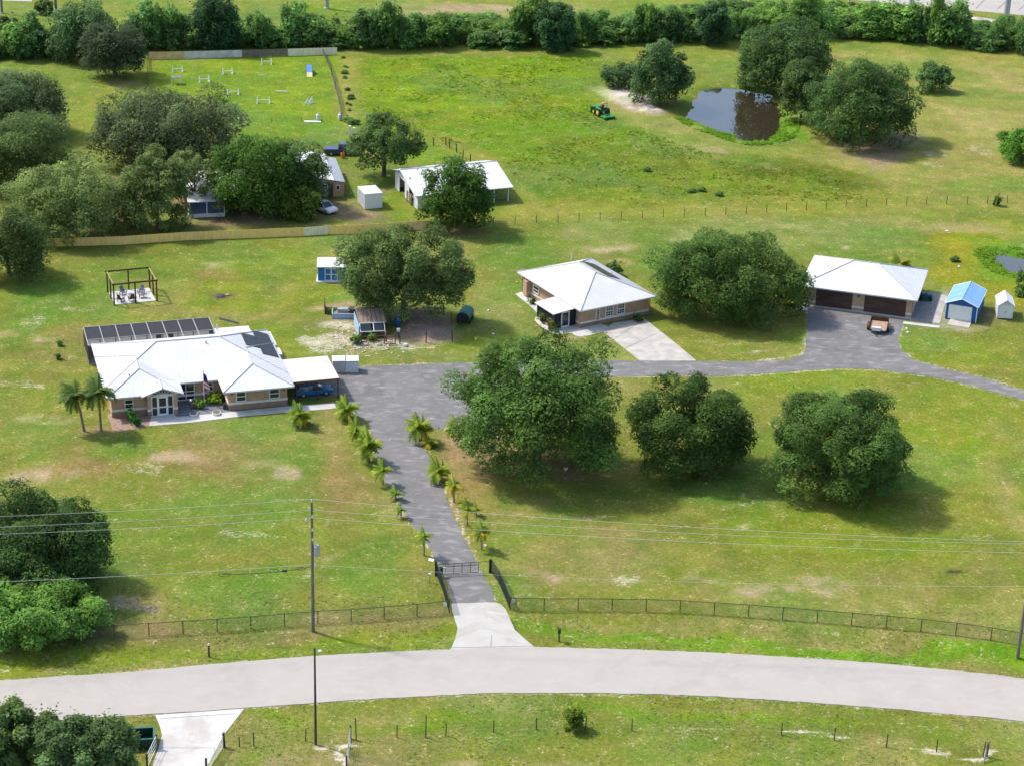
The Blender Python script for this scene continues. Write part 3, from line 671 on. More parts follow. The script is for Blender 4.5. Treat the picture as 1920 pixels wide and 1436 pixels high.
tree('oak_tree', 'open branching tree with a bare leaning trunk left of the barn', (648,215,792,322), ((0.123,0.198,0.051),(0.090,0.155,0.044)), clear=1.4, dens=1.15, nl=60, gap=.12, lump=(.15,.25), rough=1.6, seed=22)
tree('oak_tree', 'wide grey green tree in front of the dog agility field', (172,168,458,318), ((0.123,0.163,0.069),(0.083,0.123,0.051)), dens=1.2, nl=110, lump=(.15,.25), seed=23, depth=.7)
tree('oak_tree', 'dark spreading tree highest at the left edge', (-70,130,130,262), ((0.109,0.163,0.064),(0.079,0.123,0.051)), dens=1.2, nl=70, seed=24, rough=1.6)
tree('oak_tree', 'rounded tree at the left edge below the dark spreading tree', (-75,208,146,356), OAKG, dens=1.2, nl=70, seed=25)
tree('oak_tree', 'pale olive tree spreading above the left end of the tan fence', (14,300,246,449), OAKL, dens=1.3, nl=100, lump=(.14,.24), seed=26, rough=1.3)
tree('oak_tree', 'pale green tree standing before the half hidden neighbour house', (228,282,356,436), OAKL, dens=1.25, nl=70, lump=(.17,.28), seed=27)
tree('oak_tree', 'thin leafy tree hanging over the neighbour house roof', (318,278,410,368), OAKL, clear=2.6, dens=.62, nl=40, gap=.12, lump=(.16,.26), seed=28)
tree('oak_tree', 'deep green tree right of the neighbour house', (398,258,566,406), LUSH, dens=1.25, nl=80, seed=29)
tree('oak_tree', 'green tree hiding the left side of the white roofed mobile home', (500,262,616,392), ((0.119,0.198,0.051),(0.090,0.159,0.044)), dens=1.25, nl=60, seed=30)
tree('round_bush', 'bright round bush beside the parked white car', (515,345,606,411), BRT, cat='bush', dens=1.3, nl=40, seed=31, clear=0)
# round the pond
tree('pond_tree', 'dark tree on the sand bank left of the pond', (1182,78,1298,200), ((0.100,0.178,0.059),(0.072,0.134,0.051)), dens=1.3, nl=70, seed=32)
tree('pond_tree', 'low spreading tree behind the sand bank', (1124,120,1222,167), ((0.119,0.198,0.068),(0.090,0.159,0.059)), dens=1.3, nl=40, seed=33, clear=0)
tree('pond_tree', 'tall tree on the far bank of the pond', (1393,45,1568,182), ((0.111,0.198,0.055),(0.079,0.148,0.047)), dens=1.3, nl=80, seed=34)
tree('pond_tree', 'smaller light tree between the two big pond trees', (1464,114,1548,228), ((0.159,0.248,0.068),(0.119,0.198,0.059)), dens=1.3, nl=50, seed=35)
tree('pond_tree', 'widest tree right of the pond', (1517,112,1727,272), ((0.134,0.234,0.059),(0.090,0.169,0.051)), dens=1.3, nl=100, lump=(.15,.26), seed=36)
tree('pond_shrub', 'pale shrub on the far left corner of the wooded pond bank', (1382,90,1420,165), ((0.198,0.278,0.090),(0.159,0.238,0.079)), cat='shrub', dens=1.2, nl=20, seed=37, clear=0)
tree('field_shrub', 'lone dark shrub in the tan field right of the pond', (1714,120,1786,173), ((0.109,0.198,0.059),(0.090,0.169,0.059)), cat='shrub', dens=1.3, nl=30, seed=38, clear=0)
tree('field_shrub', 'bright green shrub at the right edge beside bare sand', (1866,243,1965,306), ((0.159,0.338,0.040),(0.119,0.278,0.040)), cat='shrub', dens=1.4, nl=40, seed=39, clear=0)
tree('field_shrub', 'tiny dark shrub in the wire fence at the right', (1862,369,1878,387), OAK, cat='shrub', dens=1.5, nl=10, seed=40, clear=0, leaf=.2)
tree('field_shrub', 'dark bush at the right edge behind the white shed', (1905,508,1960,556), OAK, cat='shrub', dens=1.3, nl=25, seed=41, clear=0)
# garden shrubs
tree('garden_shrub', 'taller clipped green shrub under the left house window', (235,766,257,789), ((0.109,0.259,0.040),(0.079,0.198,0.036)), cat='shrub', dens=2, nl=20, leaf=.16, seed=42, clear=0)
tree('garden_shrub', 'small dark rounded shrub at the edge of the mulch bed', (248,781,266,799), ((0.069,0.238,0.050),(0.059,0.178,0.040)), cat='shrub', dens=2, nl=16, leaf=.14, seed=43, clear=0)
tree('garden_shrub', 'yellow green round shrub in the paved court', (387,735,415,757), ((0.397,0.536,0.040),(0.297,0.436,0.029)), cat='shrub', dens=2, nl=20, leaf=.16, seed=44, clear=0)
tree('garden_shrub', 'feathery light green plant beside the flagpole', (366,748,384,766), ((0.219,0.397,0.059),(0.159,0.297,0.050)), cat='shrub', dens=1.6, nl=14, leaf=.18, seed=45, clear=0)
tree('garden_shrub', 'grey green bush behind the guest house roof', (1135,488,1168,518), OAKG, cat='shrub', dens=1.4, nl=20, leaf=.25, seed=46, clear=0)
tree('roadside_shrub', 'small yellow green bush among the posts of the bottom fence', (1055,1322,1098,1371), ((0.238,0.317,0.040),(0.119,0.198,0.029)), cat='shrub', dens=1.6, nl=26, leaf=.2, seed=47, clear=0, lump=(.24,.4))
for q, lb in (((1011,588,1026,607), 'green plant at the left corner of the guest house porch'), ((1026,601,1040,620), 'tan grassy plant in front of the guest house porch'), ((993,560,1006,571), 'low plant at the far end of the guest house path'), ((1188,590,1207,604), 'dark low bush at the right corner of the guest house')):
    tree('garden_plant', lb, q, ((0.198,0.278,0.059),(0.259,0.219,0.059)) if 'tan' in lb else OAKG, cat='plant', dens=2, nl=10, leaf=.16, clear=0)
for q, lb in (((655,628,678,646), 'broad leaved plant beside the coop dirt run'), ((688,626,706,640), 'yellow green plant inside the coop run'), ((104,664,114,674), 'small dark weed tuft on the lawn left of the pool enclosure'), ((108,640,118,648), 'tiny weed tuft farther back on the left lawn'), ((618,578,630,588), 'low garden plant in the raised vegetable bed')):
    tree('garden_plant', lb, q, ((0.178,0.317,0.059),(0.140,0.238,0.059)), cat='plant', dens=2, nl=10, leaf=.18, clear=0)
# the tree line beyond the fields
tree('tree_line_tree', 'big pale leaved tree at the left of the far tree line', (92,4,218,116), ((0.109,0.198,0.068),(0.090,0.159,0.059)), dens=1.3, nl=80, seed=50)
tree('tree_line_tree', 'grey dark tree in front of the tree line left of the field fence', (150,42,276,137), ((0.100,0.143,0.068),(0.079,0.119,0.055)), dens=1.2, nl=70, seed=51, clear=1.2)
tree('tree_line_tree', 'tallest dark tree behind the agility field fence', (354,-6,456,98), ((0.069,0.163,0.059),(0.055,0.123,0.051)), dens=1.3, nl=80, seed=52, depth=.8)
tree('tree_line_tree', 'dark upright tree in the tree line behind the pasture', (1003,6,1082,97), ((0.079,0.169,0.059),(0.059,0.131,0.051)), dens=1.3, nl=50, seed=53, depth=.8)
tree('tree_line_tree', 'pointed light green tree in the tree line near the path', (655,16,714,92), ((0.129,0.228,0.059),(0.100,0.178,0.059)), dens=1.3, nl=40, seed=54)
tree('tree_line_tree', 'lone dark round bush beyond the tree line at top left', (64,-2,101,28), OAKG, cat='bush', dens=1.4, nl=24, seed=55, clear=0)
tree('tree_line_tree', 'dark feathery tree at the far left of the tree line', (-20,32,42,75), OAKG, dens=1.3, nl=24, seed=56)
tree('tree_line_tree', 'dark tree in the tree line left of the pond', (1305,2,1372,85), ((0.076,0.159,0.059),(0.059,0.123,0.051)), dens=1.3, nl=40, seed=57)
tree('tree_line_tree', 'small dark tree on the tree line next to bare ground', (622,33,640,56), OAKG, dens=1.4, nl=10, seed=58)
# hedgerow: shared crowns, each bush its own thing
protos = []
for k in range(7):
    pal = [((0.160,0.296,0.067),(0.116,0.227,0.061)), ((0.193,0.348,0.067),(0.142,0.271,0.061)), ((0.134,0.253,0.067),(0.104,0.201,0.061)), ((0.211,0.361,0.067),(0.168,0.284,0.067))][k % 4]
    me, cen, rc = crown_mesh('crown', 300+k, .93, .93, .93, 30, 3400, .14, pal[0], pal[1], lump=(.26,.46), flat=-1.0, rough=1.6)
    tk = MB().tube([(0,0,-1.0),(.05,0,-.4),(0,.05,.2)], [.09,.07,.03], 5)
    for j in range(3): tk.tube([(0,0,-.6),(.5*math.cos(j*2.1+k),.5*math.sin(j*2.1+k),.3)], [.05,.015], 4)
    tr_ = tk.build('trunk', M['trunk']); tm = tr_.data; bpy.data.objects.remove(tr_)
    protos.append((me, tm))
g = rnd(77)
base_line = [(-60,122),(0,118),(140,112),(280,98),(450,94),(640,96),(720,98),(860,96),(1000,93),(1150,88),(1300,84),(1430,74),(1560,76),(1640,80),(1740,87),(1830,97),(1960,112)]
top_line = [(-60,50),(0,62),(140,60),(280,66),(450,58),(640,52),(720,42),(860,30),(1000,36),(1150,36),(1300,14),(1430,4),(1560,6),(1640,8),(1700,30),(1760,50),(1830,52),(1900,30),(1960,40)]
bx = [p[0] for p in base_line]; by = [p[1] for p in base_line]; tx = [p[0] for p in top_line]; ty = [p[1] for p in top_line]
nb = 0
for row in (0, 1, 2, 3):
    x = -30.0+row*17
    while x < 1945:
        w = g.uniform(28, 92); yb = float(np.interp(x, bx, by)); yt = float(np.interp(x, tx, ty))
        fr = row/3.0
        if yb-yt < 44 and row == 3: x += w; continue
        hpx = (g.uniform(26, 52) if g.random() < .68 else g.uniform(50, 80))*(1.08-.15*fr)*(.72+.55*math.sin(x*.0131+1.0)**2+.18*math.sin(x*.047)); ybase = yb-fr*max(4, (yb-yt-hpx*.95))-g.uniform(0, 3)
        gx_, gy_ = P(x, ybase); k = ppm(gx_, gy_); a = w/2/k; h = hpx/2/k*1.0
        kind = g.randrange(7); me, tm = protos[kind]
        bright = kind in (1, 3, 5)
        h = max(h, .9)
        t = thing('scrub_bush', 'bushy mid green scrub growing in the long tree line behind the fields', 'bush', gx_, gy_+a*.7, g.uniform(0, 6.3), 'scrub bushes of the far tree line')
        inst('crown', me, t, (0, 0, h*.9), (0, 0, 0), (a, a*g.uniform(.75,1), h)); inst('trunk', tm, t, (0, 0, h), (0, 0, 0), (a, a, h)); nb += 1
        x += w*g.uniform(.5, .8)
# overgrown strip along the path left of the pasture
for k in range(14):
    f = (k+g.uniform(-.5,.5))/13.5; px_, py_ = 643+16*f+g.uniform(-7, 7), 112+130*f+g.uniform(-3, 3)
    gx_, gy_ = P(px_, py_); s_ = g.uniform(.2, .36) if g.random() < .75 else g.uniform(.4, .7)
    t = thing('path_shrub', 'straggly low shrub in the overgrown strip beside the agility field', 'shrub', gx_, gy_, g.uniform(0, 6), 'shrubs in the strip between field and pasture')
    inst('crown', protos[k % 7][0], t, (0, 0, s_*.8), (0, 0, 0), (s_*1.2, s_*2.0, s_*.75)); inst('trunk', protos[k % 7][1], t, (0, 0, s_*.8), (0, 0, 0), (s_, s_, s_*.8))
for px_, py_, lb in ((1297,362,'low dark weed clump in the rough grass, left of its neighbours'), (1315,360,'low dark weed clump in the middle of the rough grass group'), (1348,368,'low dark weed clump in the rough grass, right of its neighbours'), (1790,490,'small dark weed beside the yellow green marsh ring'), (1213,322,'dark green weed patch in the middle of the pasture')):
    gx_, gy_ = P(px_, py_); t = thing('weed_clump', lb, 'weeds', gx_, gy_, 0)
    inst('crown', protos[2][0], t, (0, 0, .3), (0, 0, 0), (.75, .75, .42))

# ------------------------------------------------------------------ palms
def frond_mesh(L_, droop, n, wl_, col, tip, seed, rise=.5):
    rs = np.random.RandomState(seed); pts = []
    for k in range(n+1):
        t = k/n; pts.append(np.array([L_*(t-.18*droop*t*t*t), 0, L_*(rise*t-droop*t*t)]))
    V = []; F = []; C_ = []
    for k in range(n):
        t = (k+.5)/n; p, q = pts[k], pts[k+1]; d = (q-p)/np.linalg.norm(q-p)
        ll = wl_*math.sin(math.pi*min(1, .18+.8*t))**.7*(1-.25*t)
        for s_ in (-1, 1):
            o = np.array([.45*ll, s_*ll*.85, -.35*ll+rs.normal()*.05*ll]); w = d*np.linalg.norm(q-p)*.62; i = len(V)
            V += [p+w*.2, p+w*2.0, p+o+w*1.2, p+o+w*.8]; F.append((i, i+1, i+2, i+3))
            cc = np.array(col)*(1-t*.5)+np.array(tip)*(t*.5); C_ += [cc*rs.uniform(.85, 1.15)]*4
    for k in range(n):
        p, q = pts[k], pts[k+1]; w = np.array([0, .022*L_*(1-k/n), 0]); i = len(V)
        V += [p-w, p+w, q+w*.8, q-w*.8]; F.append((i, i+1, i+2, i+3)); C_ += [np.array(col)*1.15]*4
    return npmesh('frond', np.array(V), np.array(F), [M['palmleaf']], {'Col': np.array(C_)})
PG, PY = (.19,.30,.035), (.28,.36,.04)
FR = {'queen': [frond_mesh(1, d, 15, .40, (.085,.145,.03), (.11,.175,.04), 5+k, r) for k, (d, r) in enumerate(((.95,.55),(.75,.75),(.5,1.0),(1.1,.3)))],
      'green': [frond_mesh(1, d, 12, .36, PG, (.24,.31,.04), 15+k, r) for k, (d, r) in enumerate(((.75,.6),(.55,.85),(.35,1.15),(.9,.25)))],
      'lime': [frond_mesh(1, d, 12, .36, PY, (.36,.36,.045), 25+k, r) for k, (d, r) in enumerate(((.75,.6),(.55,.85),(.35,1.15),(.9,.25)))],
      'gold': [frond_mesh(1, d, 12, .36, (.48,.36,.04), (.50,.32,.035), 35+k, r) for k, (d, r) in enumerate(((.75,.5),(.6,.7),(.9,.3)))]}
def palm(name, label, base, cy, rpx, n, kinds, group=None, tr=.12, cat='palm tree', stems=1, seed=0, cx=None):
    x, y = P(*base); k = ppm(x, y); zc = zat(x, y, cy+ (rpx*.3)); r = rpx/k; g = rnd(int(base[0]*3+base[1])+seed)
    t = thing(name, label, cat, x, y, 0, group)
    lean = 0 if cx is None else (cx-base[0])/k
    mb = MB()
    for s_ in range(stems):
        ox, oy = (0, 0) if stems == 1 else (g.uniform(-.4, .4), g.uniform(-.3, .3))
        hz = max(.15, zc-(.0 if s_ == 0 else g.uniform(0, .5)*zc))
        mb.tube([(ox*.4, oy*.4, -.1), (ox*.7+lean*.4, oy*.7, hz*.5), (ox+lean, oy, hz)], [tr*1.2, tr, tr*.85], 7)
        m_ = int(n*1.5) if s_ == 0 else max(7, int(n*.75))
        for f in range(m_):
            kd = kinds[g.randrange(len(kinds))]; fm = FR[kd][f % len(FR[kd])] if kd != 'gold' else FR['gold'][g.randrange(3)]
            s2 = r*g.uniform(.75, 1.05)*(1.0 if s_ == 0 else .85)
            inst('frond', fm, t, (ox+lean, oy, hz), (g.uniform(-.15,.15), g.uniform(-.12,.12), 2*math.pi*(f*.382+g.uniform(-.03,.03))), (s2, s2, s2*g.uniform(.85, 1.1)))
    if rpx > 16:
        for f in range(3):
            s2 = r*g.uniform(.6, .85); inst('frond', FR['gold'][g.randrange(3)], t, (lean, 0, zc*.92), (g.uniform(-.3,.3), g.uniform(.5, .9), g.uniform(0, 6.28)), (s2, s2, s2))
    mb.build('trunk', M['palmtrunk'], t)
    return t
palm('palm_tree', 'tall arching palm farther left in front of the main house', (158,808), 728, 40, 17, ['queen'], 'palms at the left corner of the house', .14, cx=146)
palm('palm_tree', 'tall palm nearer the left house corner, overlapping its roof', (190,807), 722, 42, 17, ['queen'], 'palms at the left corner of the house', .13, cx=188)
LP = 'palms along the left side of the driveway'; RP = 'palms along the right side of the driveway'
for a in (('big bright clump of palms in front of the carport', (568,797), 768, 30, 14, ['lime','green'], 3), ('bushy palm at the corner of the parking area', (649,786), 757, 29, 15, ['lime','green'], 2),
          ('first small palm below the parking area in the left row', (668,830), 800, 24, 12, ['lime','green'], 2), ('largest palm clump of the left driveway row', (690,866), 825, 34, 16, ['lime','green','lime'], 4),
          ('arching palm just below the largest clump in the left row', (718,909), 874, 26, 12, ['green','lime'], 1), ('low dark green palm in the middle of the left row', (742,936), 920, 19, 10, ['green'], 1),
          ('small palm at the driveway edge third above the gate', (752,970), 951, 16, 10, ['green'], 1), ('slim tall palm nearest the gate in the left row', (795,1041), 998, 21, 12, ['green','lime'], 1)):
    palm('driveway_palm', a[0], a[1], a[2], a[3], a[4], a[5], LP, .08, stems=a[6])
for a in (('wide palm at the top of the right driveway row', (788,828), 792, 32, 15, ['lime','green'], 2), ('low golden palm beside the wide palm', (806,836), 822, 23, 11, ['gold','lime'], 1),
          ('dense dark palm in the middle of the right row', (828,902), 873, 29, 14, ['green','lime'], 3), ('yellow green palm just below the dense dark palm', (851,941), 905, 23, 12, ['lime','gold','lime'], 1),
          ('left one of the two close palms in the right row', (876,985), 948, 21, 12, ['lime','green'], 1), ('smaller right one of the two close palms', (893,966), 951, 14, 9, ['green'], 1),
          ('yellow tipped palm nearest the gate in the right row', (903,1030), 989, 25, 14, ['lime','gold','green'], 1), ('golden palm half hidden under the tallest tree', (852,812), 792, 28, 12, ['gold','lime'], 2)):
    palm('driveway_palm', a[0], a[1], a[2], a[3], a[4], a[5], RP, .08, stems=a[6])
palm('garden_palm', 'low spreading palm with yellow fronds behind the garage roof', (1688,500), 487, 27, 16, ['green','lime','gold'], None, .15)
palm('garden_palm', 'small potted palm beside the flagpole in the court', (363,765), 755, 9, 9, ['green'], None, .04)

# ------------------------------------------------------------------ grass tufts
def tufts(name, label, n, sampler, hgt, cols, seed):
    rs = np.random.RandomState(seed); xy = sampler(rs, n); n = len(xy)
    h = hgt*rs.uniform(.5, 1.4, n); an = rs.uniform(0, 6.28, n)
    V = []; C_ = []
    cc = np.array(cols)[rs.randint(0, len(cols), n)]*rs.uniform(.75, 1.25, (n, 1))
    for j in range(3):
        a = an+j*2.1; w = h*.5; lx, ly = np.cos(a), np.sin(a)
        p0 = np.stack([xy[:,0]-ly*w, xy[:,1]+lx*w, xy[:,2]-.02], 1); p1 = np.stack([xy[:,0]+ly*w, xy[:,1]-lx*w, xy[:,2]-.02], 1)
        p2 = np.stack([xy[:,0]+lx*h*1.1, xy[:,1]+ly*h*1.1, xy[:,2]+h*.55], 1)
        V.append(np.stack([p0, p1, p2], 1)); C_.append(np.repeat(cc[:, None], 3, 1))
    V = np.concatenate(V).reshape(-1, 3); C_ = np.concatenate(C_).reshape(-1, 3)
    me = npmesh(name, V, np.arange(len(V)).reshape(-1, 3), [M['grassblade']], {'Col': np.clip(C_, 0, 1)})
    me.normals_split_custom_set_from_vertices([(0, 0, 1)]*len(V))
    return setp(inst(name, me), label, 'grass', None, 'stuff')
Z2 = zz.reshape(ny_, nx_)
def gz(x, y):
    i = np.clip(np.searchsorted(gx, x)-1, 0, nx_-2); j = np.clip(np.searchsorted(gy, y)-1, 0, ny_-2)
    fx = (x-gx[i])/(gx[i+1]-gx[i]); fy = (y-gy[j])/(gy[j+1]-gy[j])
    return (Z2[j,i]*(1-fx)+Z2[j,i+1]*fx)*(1-fy)+(Z2[j+1,i]*(1-fx)+Z2[j+1,i+1]*fx)*fy
def samp_past(rs, n):
    pg = PP(past_px); xs = [p[0] for p in pg]; ys = [p[1] for p in pg]
    x = rs.uniform(min(xs), max(xs), n*2); y = rs.uniform(min(ys), max(ys), n*2)
    k = (sdist(x, y, pg) < -1) & (rs.rand(len(x)) < sst(.42, .62, fbm(x, y*1.4, 6, 202))); x, y = x[k], y[k]
    return np.stack([x, y, gz(x, y)], 1)
tufts('pasture_grass', 'tall uneven grass of the bright green pasture', 9000, samp_past, .24, [(.16,.26,.016),(.15,.24,.016),(.22,.27,.03),(.18,.28,.016)], 5)
paved = [road, PP(apron_px), PP(drive_px)] + [PP(q) for q in ([(291,1340),(300,1362),(304,1378),(297,1402),(283,1445),(262,1505),(365,1505),(387,1438),(422,1374),(458,1328)],)]
def samp_verge(rs, n):
    y = rs.uniform(128, 178, n); x = rs.uniform(-1, 1, n)*y*.30
    k = np.ones(n, bool)
    for pg in paved: k &= sdist(x, y, pg) > .15
    k &= rs.rand(n) < sst(.38, .6, fbm(x, y, 5, 207)); x, y = x[k], y[k]
    return np.stack([x, y, gz(x, y)], 1)
tufts('verge_grass', 'rough tufts of grass on the verges beside the road', 26000, samp_verge, .12, [(.17,.21,.04),(.22,.22,.07),(.38,.33,.19),(.12,.18,.025),(.30,.27,.13)], 6)

def samp_shore(poly, wmax, keep):
    def f(rs, n):
        xs = [p[0] for p in poly]; ys = [p[1] for p in poly]
        x = rs.uniform(min(xs)-4, max(xs)+4, n*8); y = rs.uniform(min(ys)-4, max(ys)+4, n*8); sd = sdist(x, y, poly)
        k = (sd > -1.2) & (sd < wmax) & (rs.rand(len(x)) < sst(.3, .6, fbm(x, y, 3, 211))) & keep(x, y); x, y = x[k][:n], y[k][:n]
        return np.stack([x, y, gz(x, y)], 1)
    return f
tufts('bank_reeds', 'bright reedy grass on the near bank of the pond', 2000, samp_shore(pond, 2.2, lambda x, y: y < P(1400, 225)[1]), .34, [(.13,.25,.016),(.13,.26,.02),(.09,.19,.014)], 9)
tufts('marsh_reeds', 'green marsh reeds round the water at the right edge', 900, samp_shore(pond2, 2.4, lambda x, y: x == x), .26, [(.15,.28,.02),(.18,.28,.02),(.10,.20,.016)], 10)
# ------------------------------------------------------------------ buildings
def rotv(a, u, v): return (u*math.cos(a)-v*math.sin(a), u*math.sin(a)+v*math.cos(a))
def hip(parent, u0, u1, v0, v1, ze, pitch, ribs=.62, m_='roof', gable=None, caps=True, thick=.16):
    """hip roof over a rectangle, ridge along the longer side; ribs and ridge caps are real"""
    W, D = u1-u0, v1-v0; mb = MB(); cap = MB(); rb = MB()
    if W >= D: hd = D/2; a, b_ = (u0+hd, (v0+v1)/2), (u1-hd, (v0+v1)/2)
    else: hd = W/2; a, b_ = ((u0+u1)/2, v0+hd), ((u0+u1)/2, v1-hd)
    zr = ze+pitch*hd; c_ = [(u0,v0),(u1,v0),(u1,v1),(u0,v1)]
    E_ = [(*p, ze) for p in c_]; A, B = (*a, zr), (*b_, zr)
    if W >= D: faces = [[E_[0],E_[1],B,A],[E_[1],E_[2],B],[E_[2],E_[3],A,B],[E_[3],E_[0],A]]
    else: faces = [[E_[0],E_[1],A],[E_[1],E_[2],B,A],[E_[2],E_[3],B],[E_[3],E_[0],A,B]]
    for f in faces: mb.quad(*f)
    for k in range(4):
        p, q = E_[k], E_[(k+1)%4]; mb.quad((p[0],p[1],ze-thick),(q[0],q[1],ze-thick),q,p)
    mb.quad(*[(p[0],p[1],ze-thick) for p in c_][::-1])
    mb.build('roof', M[m_], parent)
    if caps:
        pr = [(A, B)] if W != D else []
        pr += [(E_[0], A), (E_[1], B if W >= D else A), (E_[2], B), (E_[3], A if W >= D else B)]
        for p, q in pr: cap.tube([Vector(p)+Vector((0,0,.012)), Vector(q)+Vector((0,0,.012))], .085, 6)
        cap.build('ridge_cap', M['ridge'], parent)
    if ribs:
        def rib(p, q):
            p, q = Vector(p), Vector(q); d = (q-p)
            if d.length < .3: return
            rb.tube([p+Vector((0,0,.005)), q+Vector((0,0,.005))], .022, 4, cap=False)
        t = u0+ribs
        while t < u1-.1:
            m1 = min(t-u0, u1-t, D/2); rib((t,v0,ze),(t,v0+m1,ze+pitch*m1)); rib((t,v1,ze),(t,v1-m1,ze+pitch*m1)); t += ribs
        t = v0+ribs
        while t < v1-.1:
            m1 = min(t-v0, v1-t, W/2); rib((u0,t,ze),(u0+m1,t,ze+pitch*m1)); rib((u1,t,ze),(u1-m1,t,ze+pitch*m1)); t += ribs
        o = rb.build('roof_rib', M[m_], parent); o['kind'] = 'stuff'
    return zr
def window(parent, u, v, z0, w, h, nx=1, nz=2, sub=0, glass='glass', frame='white', ang=0.0, name='window'):
    """window in a wall facing -v (ang 0); frame > panes"""
    fr = MB(); f = .09
    fr.box(-w/2, w/2, -.07, .03, 0, f); fr.box(-w/2, w/2, -.07, .03, h-f, h); fr.box(-w/2, -w/2+f, -.068, .03, f, h-f); fr.box(w/2-f, w/2, -.068, .03, f, h-f)
    for k in range(1, nz): zc = h*k/nz; fr.box(-w/2+f, w/2-f, -.066, .028, zc-.045, zc+.045)
    for k in range(1, nx): xc = -w/2+w*k/nx; fr.box(xc-.04, xc+.04, -.064, .026, f, h-f)
    o = fr.build(name, M[frame], parent); o.location = (u, v, z0); o.rotation_euler = (0, 0, ang)
    for i in range(nx):
        for j in range(nz):
            x0, x1 = -w/2+w*i/nx+.06, -w/2+w*(i+1)/nx-.06; a, b_ = h*j/nz+.05, h*(j+1)/nz-.05
            MB().box(x0, x1, -.012, .012, a, b_).build('pane', M[glass], o)
            if sub:
                mu = MB()
                for k in range(1, sub): xc = x0+(x1-x0)*k/sub; mu.box(xc-.018, xc+.018, -.035, -.013, a, b_)
                zc = (a+b_)/2; mu.box(x0, x1, -.033, -.013, zc-.018, zc+.018)
                mu.build('muntin', M[frame], o)
    return o
def wallblock(mb, u0, u1, v0, v1, z1): mb.box(u0, u1, v0, v1, -.2, z1)

# ---- main house
EA = 2.7; HA = math.radians(17.0)
hx, hy = P(199.5, 748, EA)
house = thing('main_house', 'low ranch house with white metal hip roofs, tan walls and a glazed gabled entry', 'house', hx, hy, HA)
pit = .36
hip(house, 0.0, 21.2, 2.6, 16.4, EA, pit)
hip(house, -.008, 8.5, 0, 12.4, EA, pit)
hip(house, 13.0, 21.208, -1.15, 12.0, EA, pit)
# rear extension roof, lower and flat, with its parapet pieces
MB().box(14.9, 19.3, 15.6, 18.8, 2.25, 2.45).box(19.3, 20.9, 15.2, 17.2, 2.2, 2.40).build('rear_porch_roof', M['roof'], house)
MB().box(15.1, 19.1, 15.65, 18.6, -.1, 2.25).box(19.1, 20.7, 15.25, 17.0, -.1, 2.2).build('wall', M['stucco2'], house)
for a in ((21.35, 21.6, 12.3, 16.6), (21.35, 21.75, 9.3, 11.3)):
    MB().box(a[0], a[1], a[2], a[3], -.1, 2.35).build('side_wall', M['white'], house)
MB().box(20.95, 21.349, 16.3, 16.6, -.1, 2.35).build('side_wall', M['white'], house)
# porch gable
pg = MB(); p0, p1, ra, zr, vf = 3.9, 8.63, 6.27, 3.56, -.42
for (ua, ub) in ((p0, ra), (p1, ra)):
    pg.quad((ua,vf,EA),(ub,vf,zr),(ub,2.7,zr),(ua,2.7,EA)); pg.quad((ua,vf,EA-.14),(ub,vf,zr-.14),(ub,2.7,zr-.14),(ua,2.7,EA-.14))
    pg.quad((ua,vf,EA-.14),(ua,vf,EA),(ub,vf,zr),(ub,vf,zr-.14)); pg.quad((ua,vf,EA-.14),(ua,2.7,EA-.14),(ua,2.7,EA),(ua,vf,EA))
o = pg.build('porch_roof', M['roof'], house); o.location.z = .012
MB().tube([(ra,vf,zr+.02),(ra,2.4,zr+.02)], .085, 6).build('ridge_cap', M['ridge'], house)
# walls
MB().box(.6, 7.9, .75, 10, -.2, EA-.05).build('wall', M['stucco'], house)
MB().box(.62, 20.45, 3.3, 15.7, -.2, EA-.06).build('wall', M['stucco'], house)
MB().box(13.7, 20.5, -.22, 10, -.2, EA-.04).build('wall', M['stucco'], house)
porch = MB().box(4.55, 4.98, .02, .74, -.2, 2.75).box(7.5, 7.93, .02, .74, -.2, 2.75)
porch.quad((4.5,.02,2.55),(7.98,.02,2.55),(7.98,.02,2.85),(6.27,.02,3.42),(4.5,.02,2.85)); porch.build('porch_front', M['stucco2'], house)
# trim band and plinth
tb = MB()
for (u0, u1, v) in ((.6,4.54,.75),(8.4,12.99,3.3),(13.7,20.5,-.22)):
    tb.box(u0-.03, u1+.03, v-.06, v+.02, .70, .98); MB().box(u0-.015, u1+.015, v-.035, v+.02, -.1, .698).build('plinth', M['plinth'], house)
tb.box(4.52, 5.01, -.04, .74, .70, .98); tb.box(7.47, 7.96, -.04, .74, .70, .98); tb.box(13.64, 13.72, -.2, 3.3, .70, .98); tb.box(20.48, 20.56, -.2, 9.4, .70, .98)
tb.build('trim_band', M['trim'], house)
for u0, u1 in ((4.535,4.995),(7.485,7.945)): MB().box(u0, u1, -.02, .74, -.1, .698).build('plinth', M['plinth'], house)
window(house, 2.55, .72, .98, 1.0, 1.15); window(house, 11.95, 3.27, 1.08, 1.15, 1.2)
window(house, 15.15, -.25, 1.05, 1.15, 1.2); window(house, 19.0, -.25, 1.05, 1.2, 1.2)
window(house, 9.35, 3.27, .25, 2.0, 2.1, 2, 2)
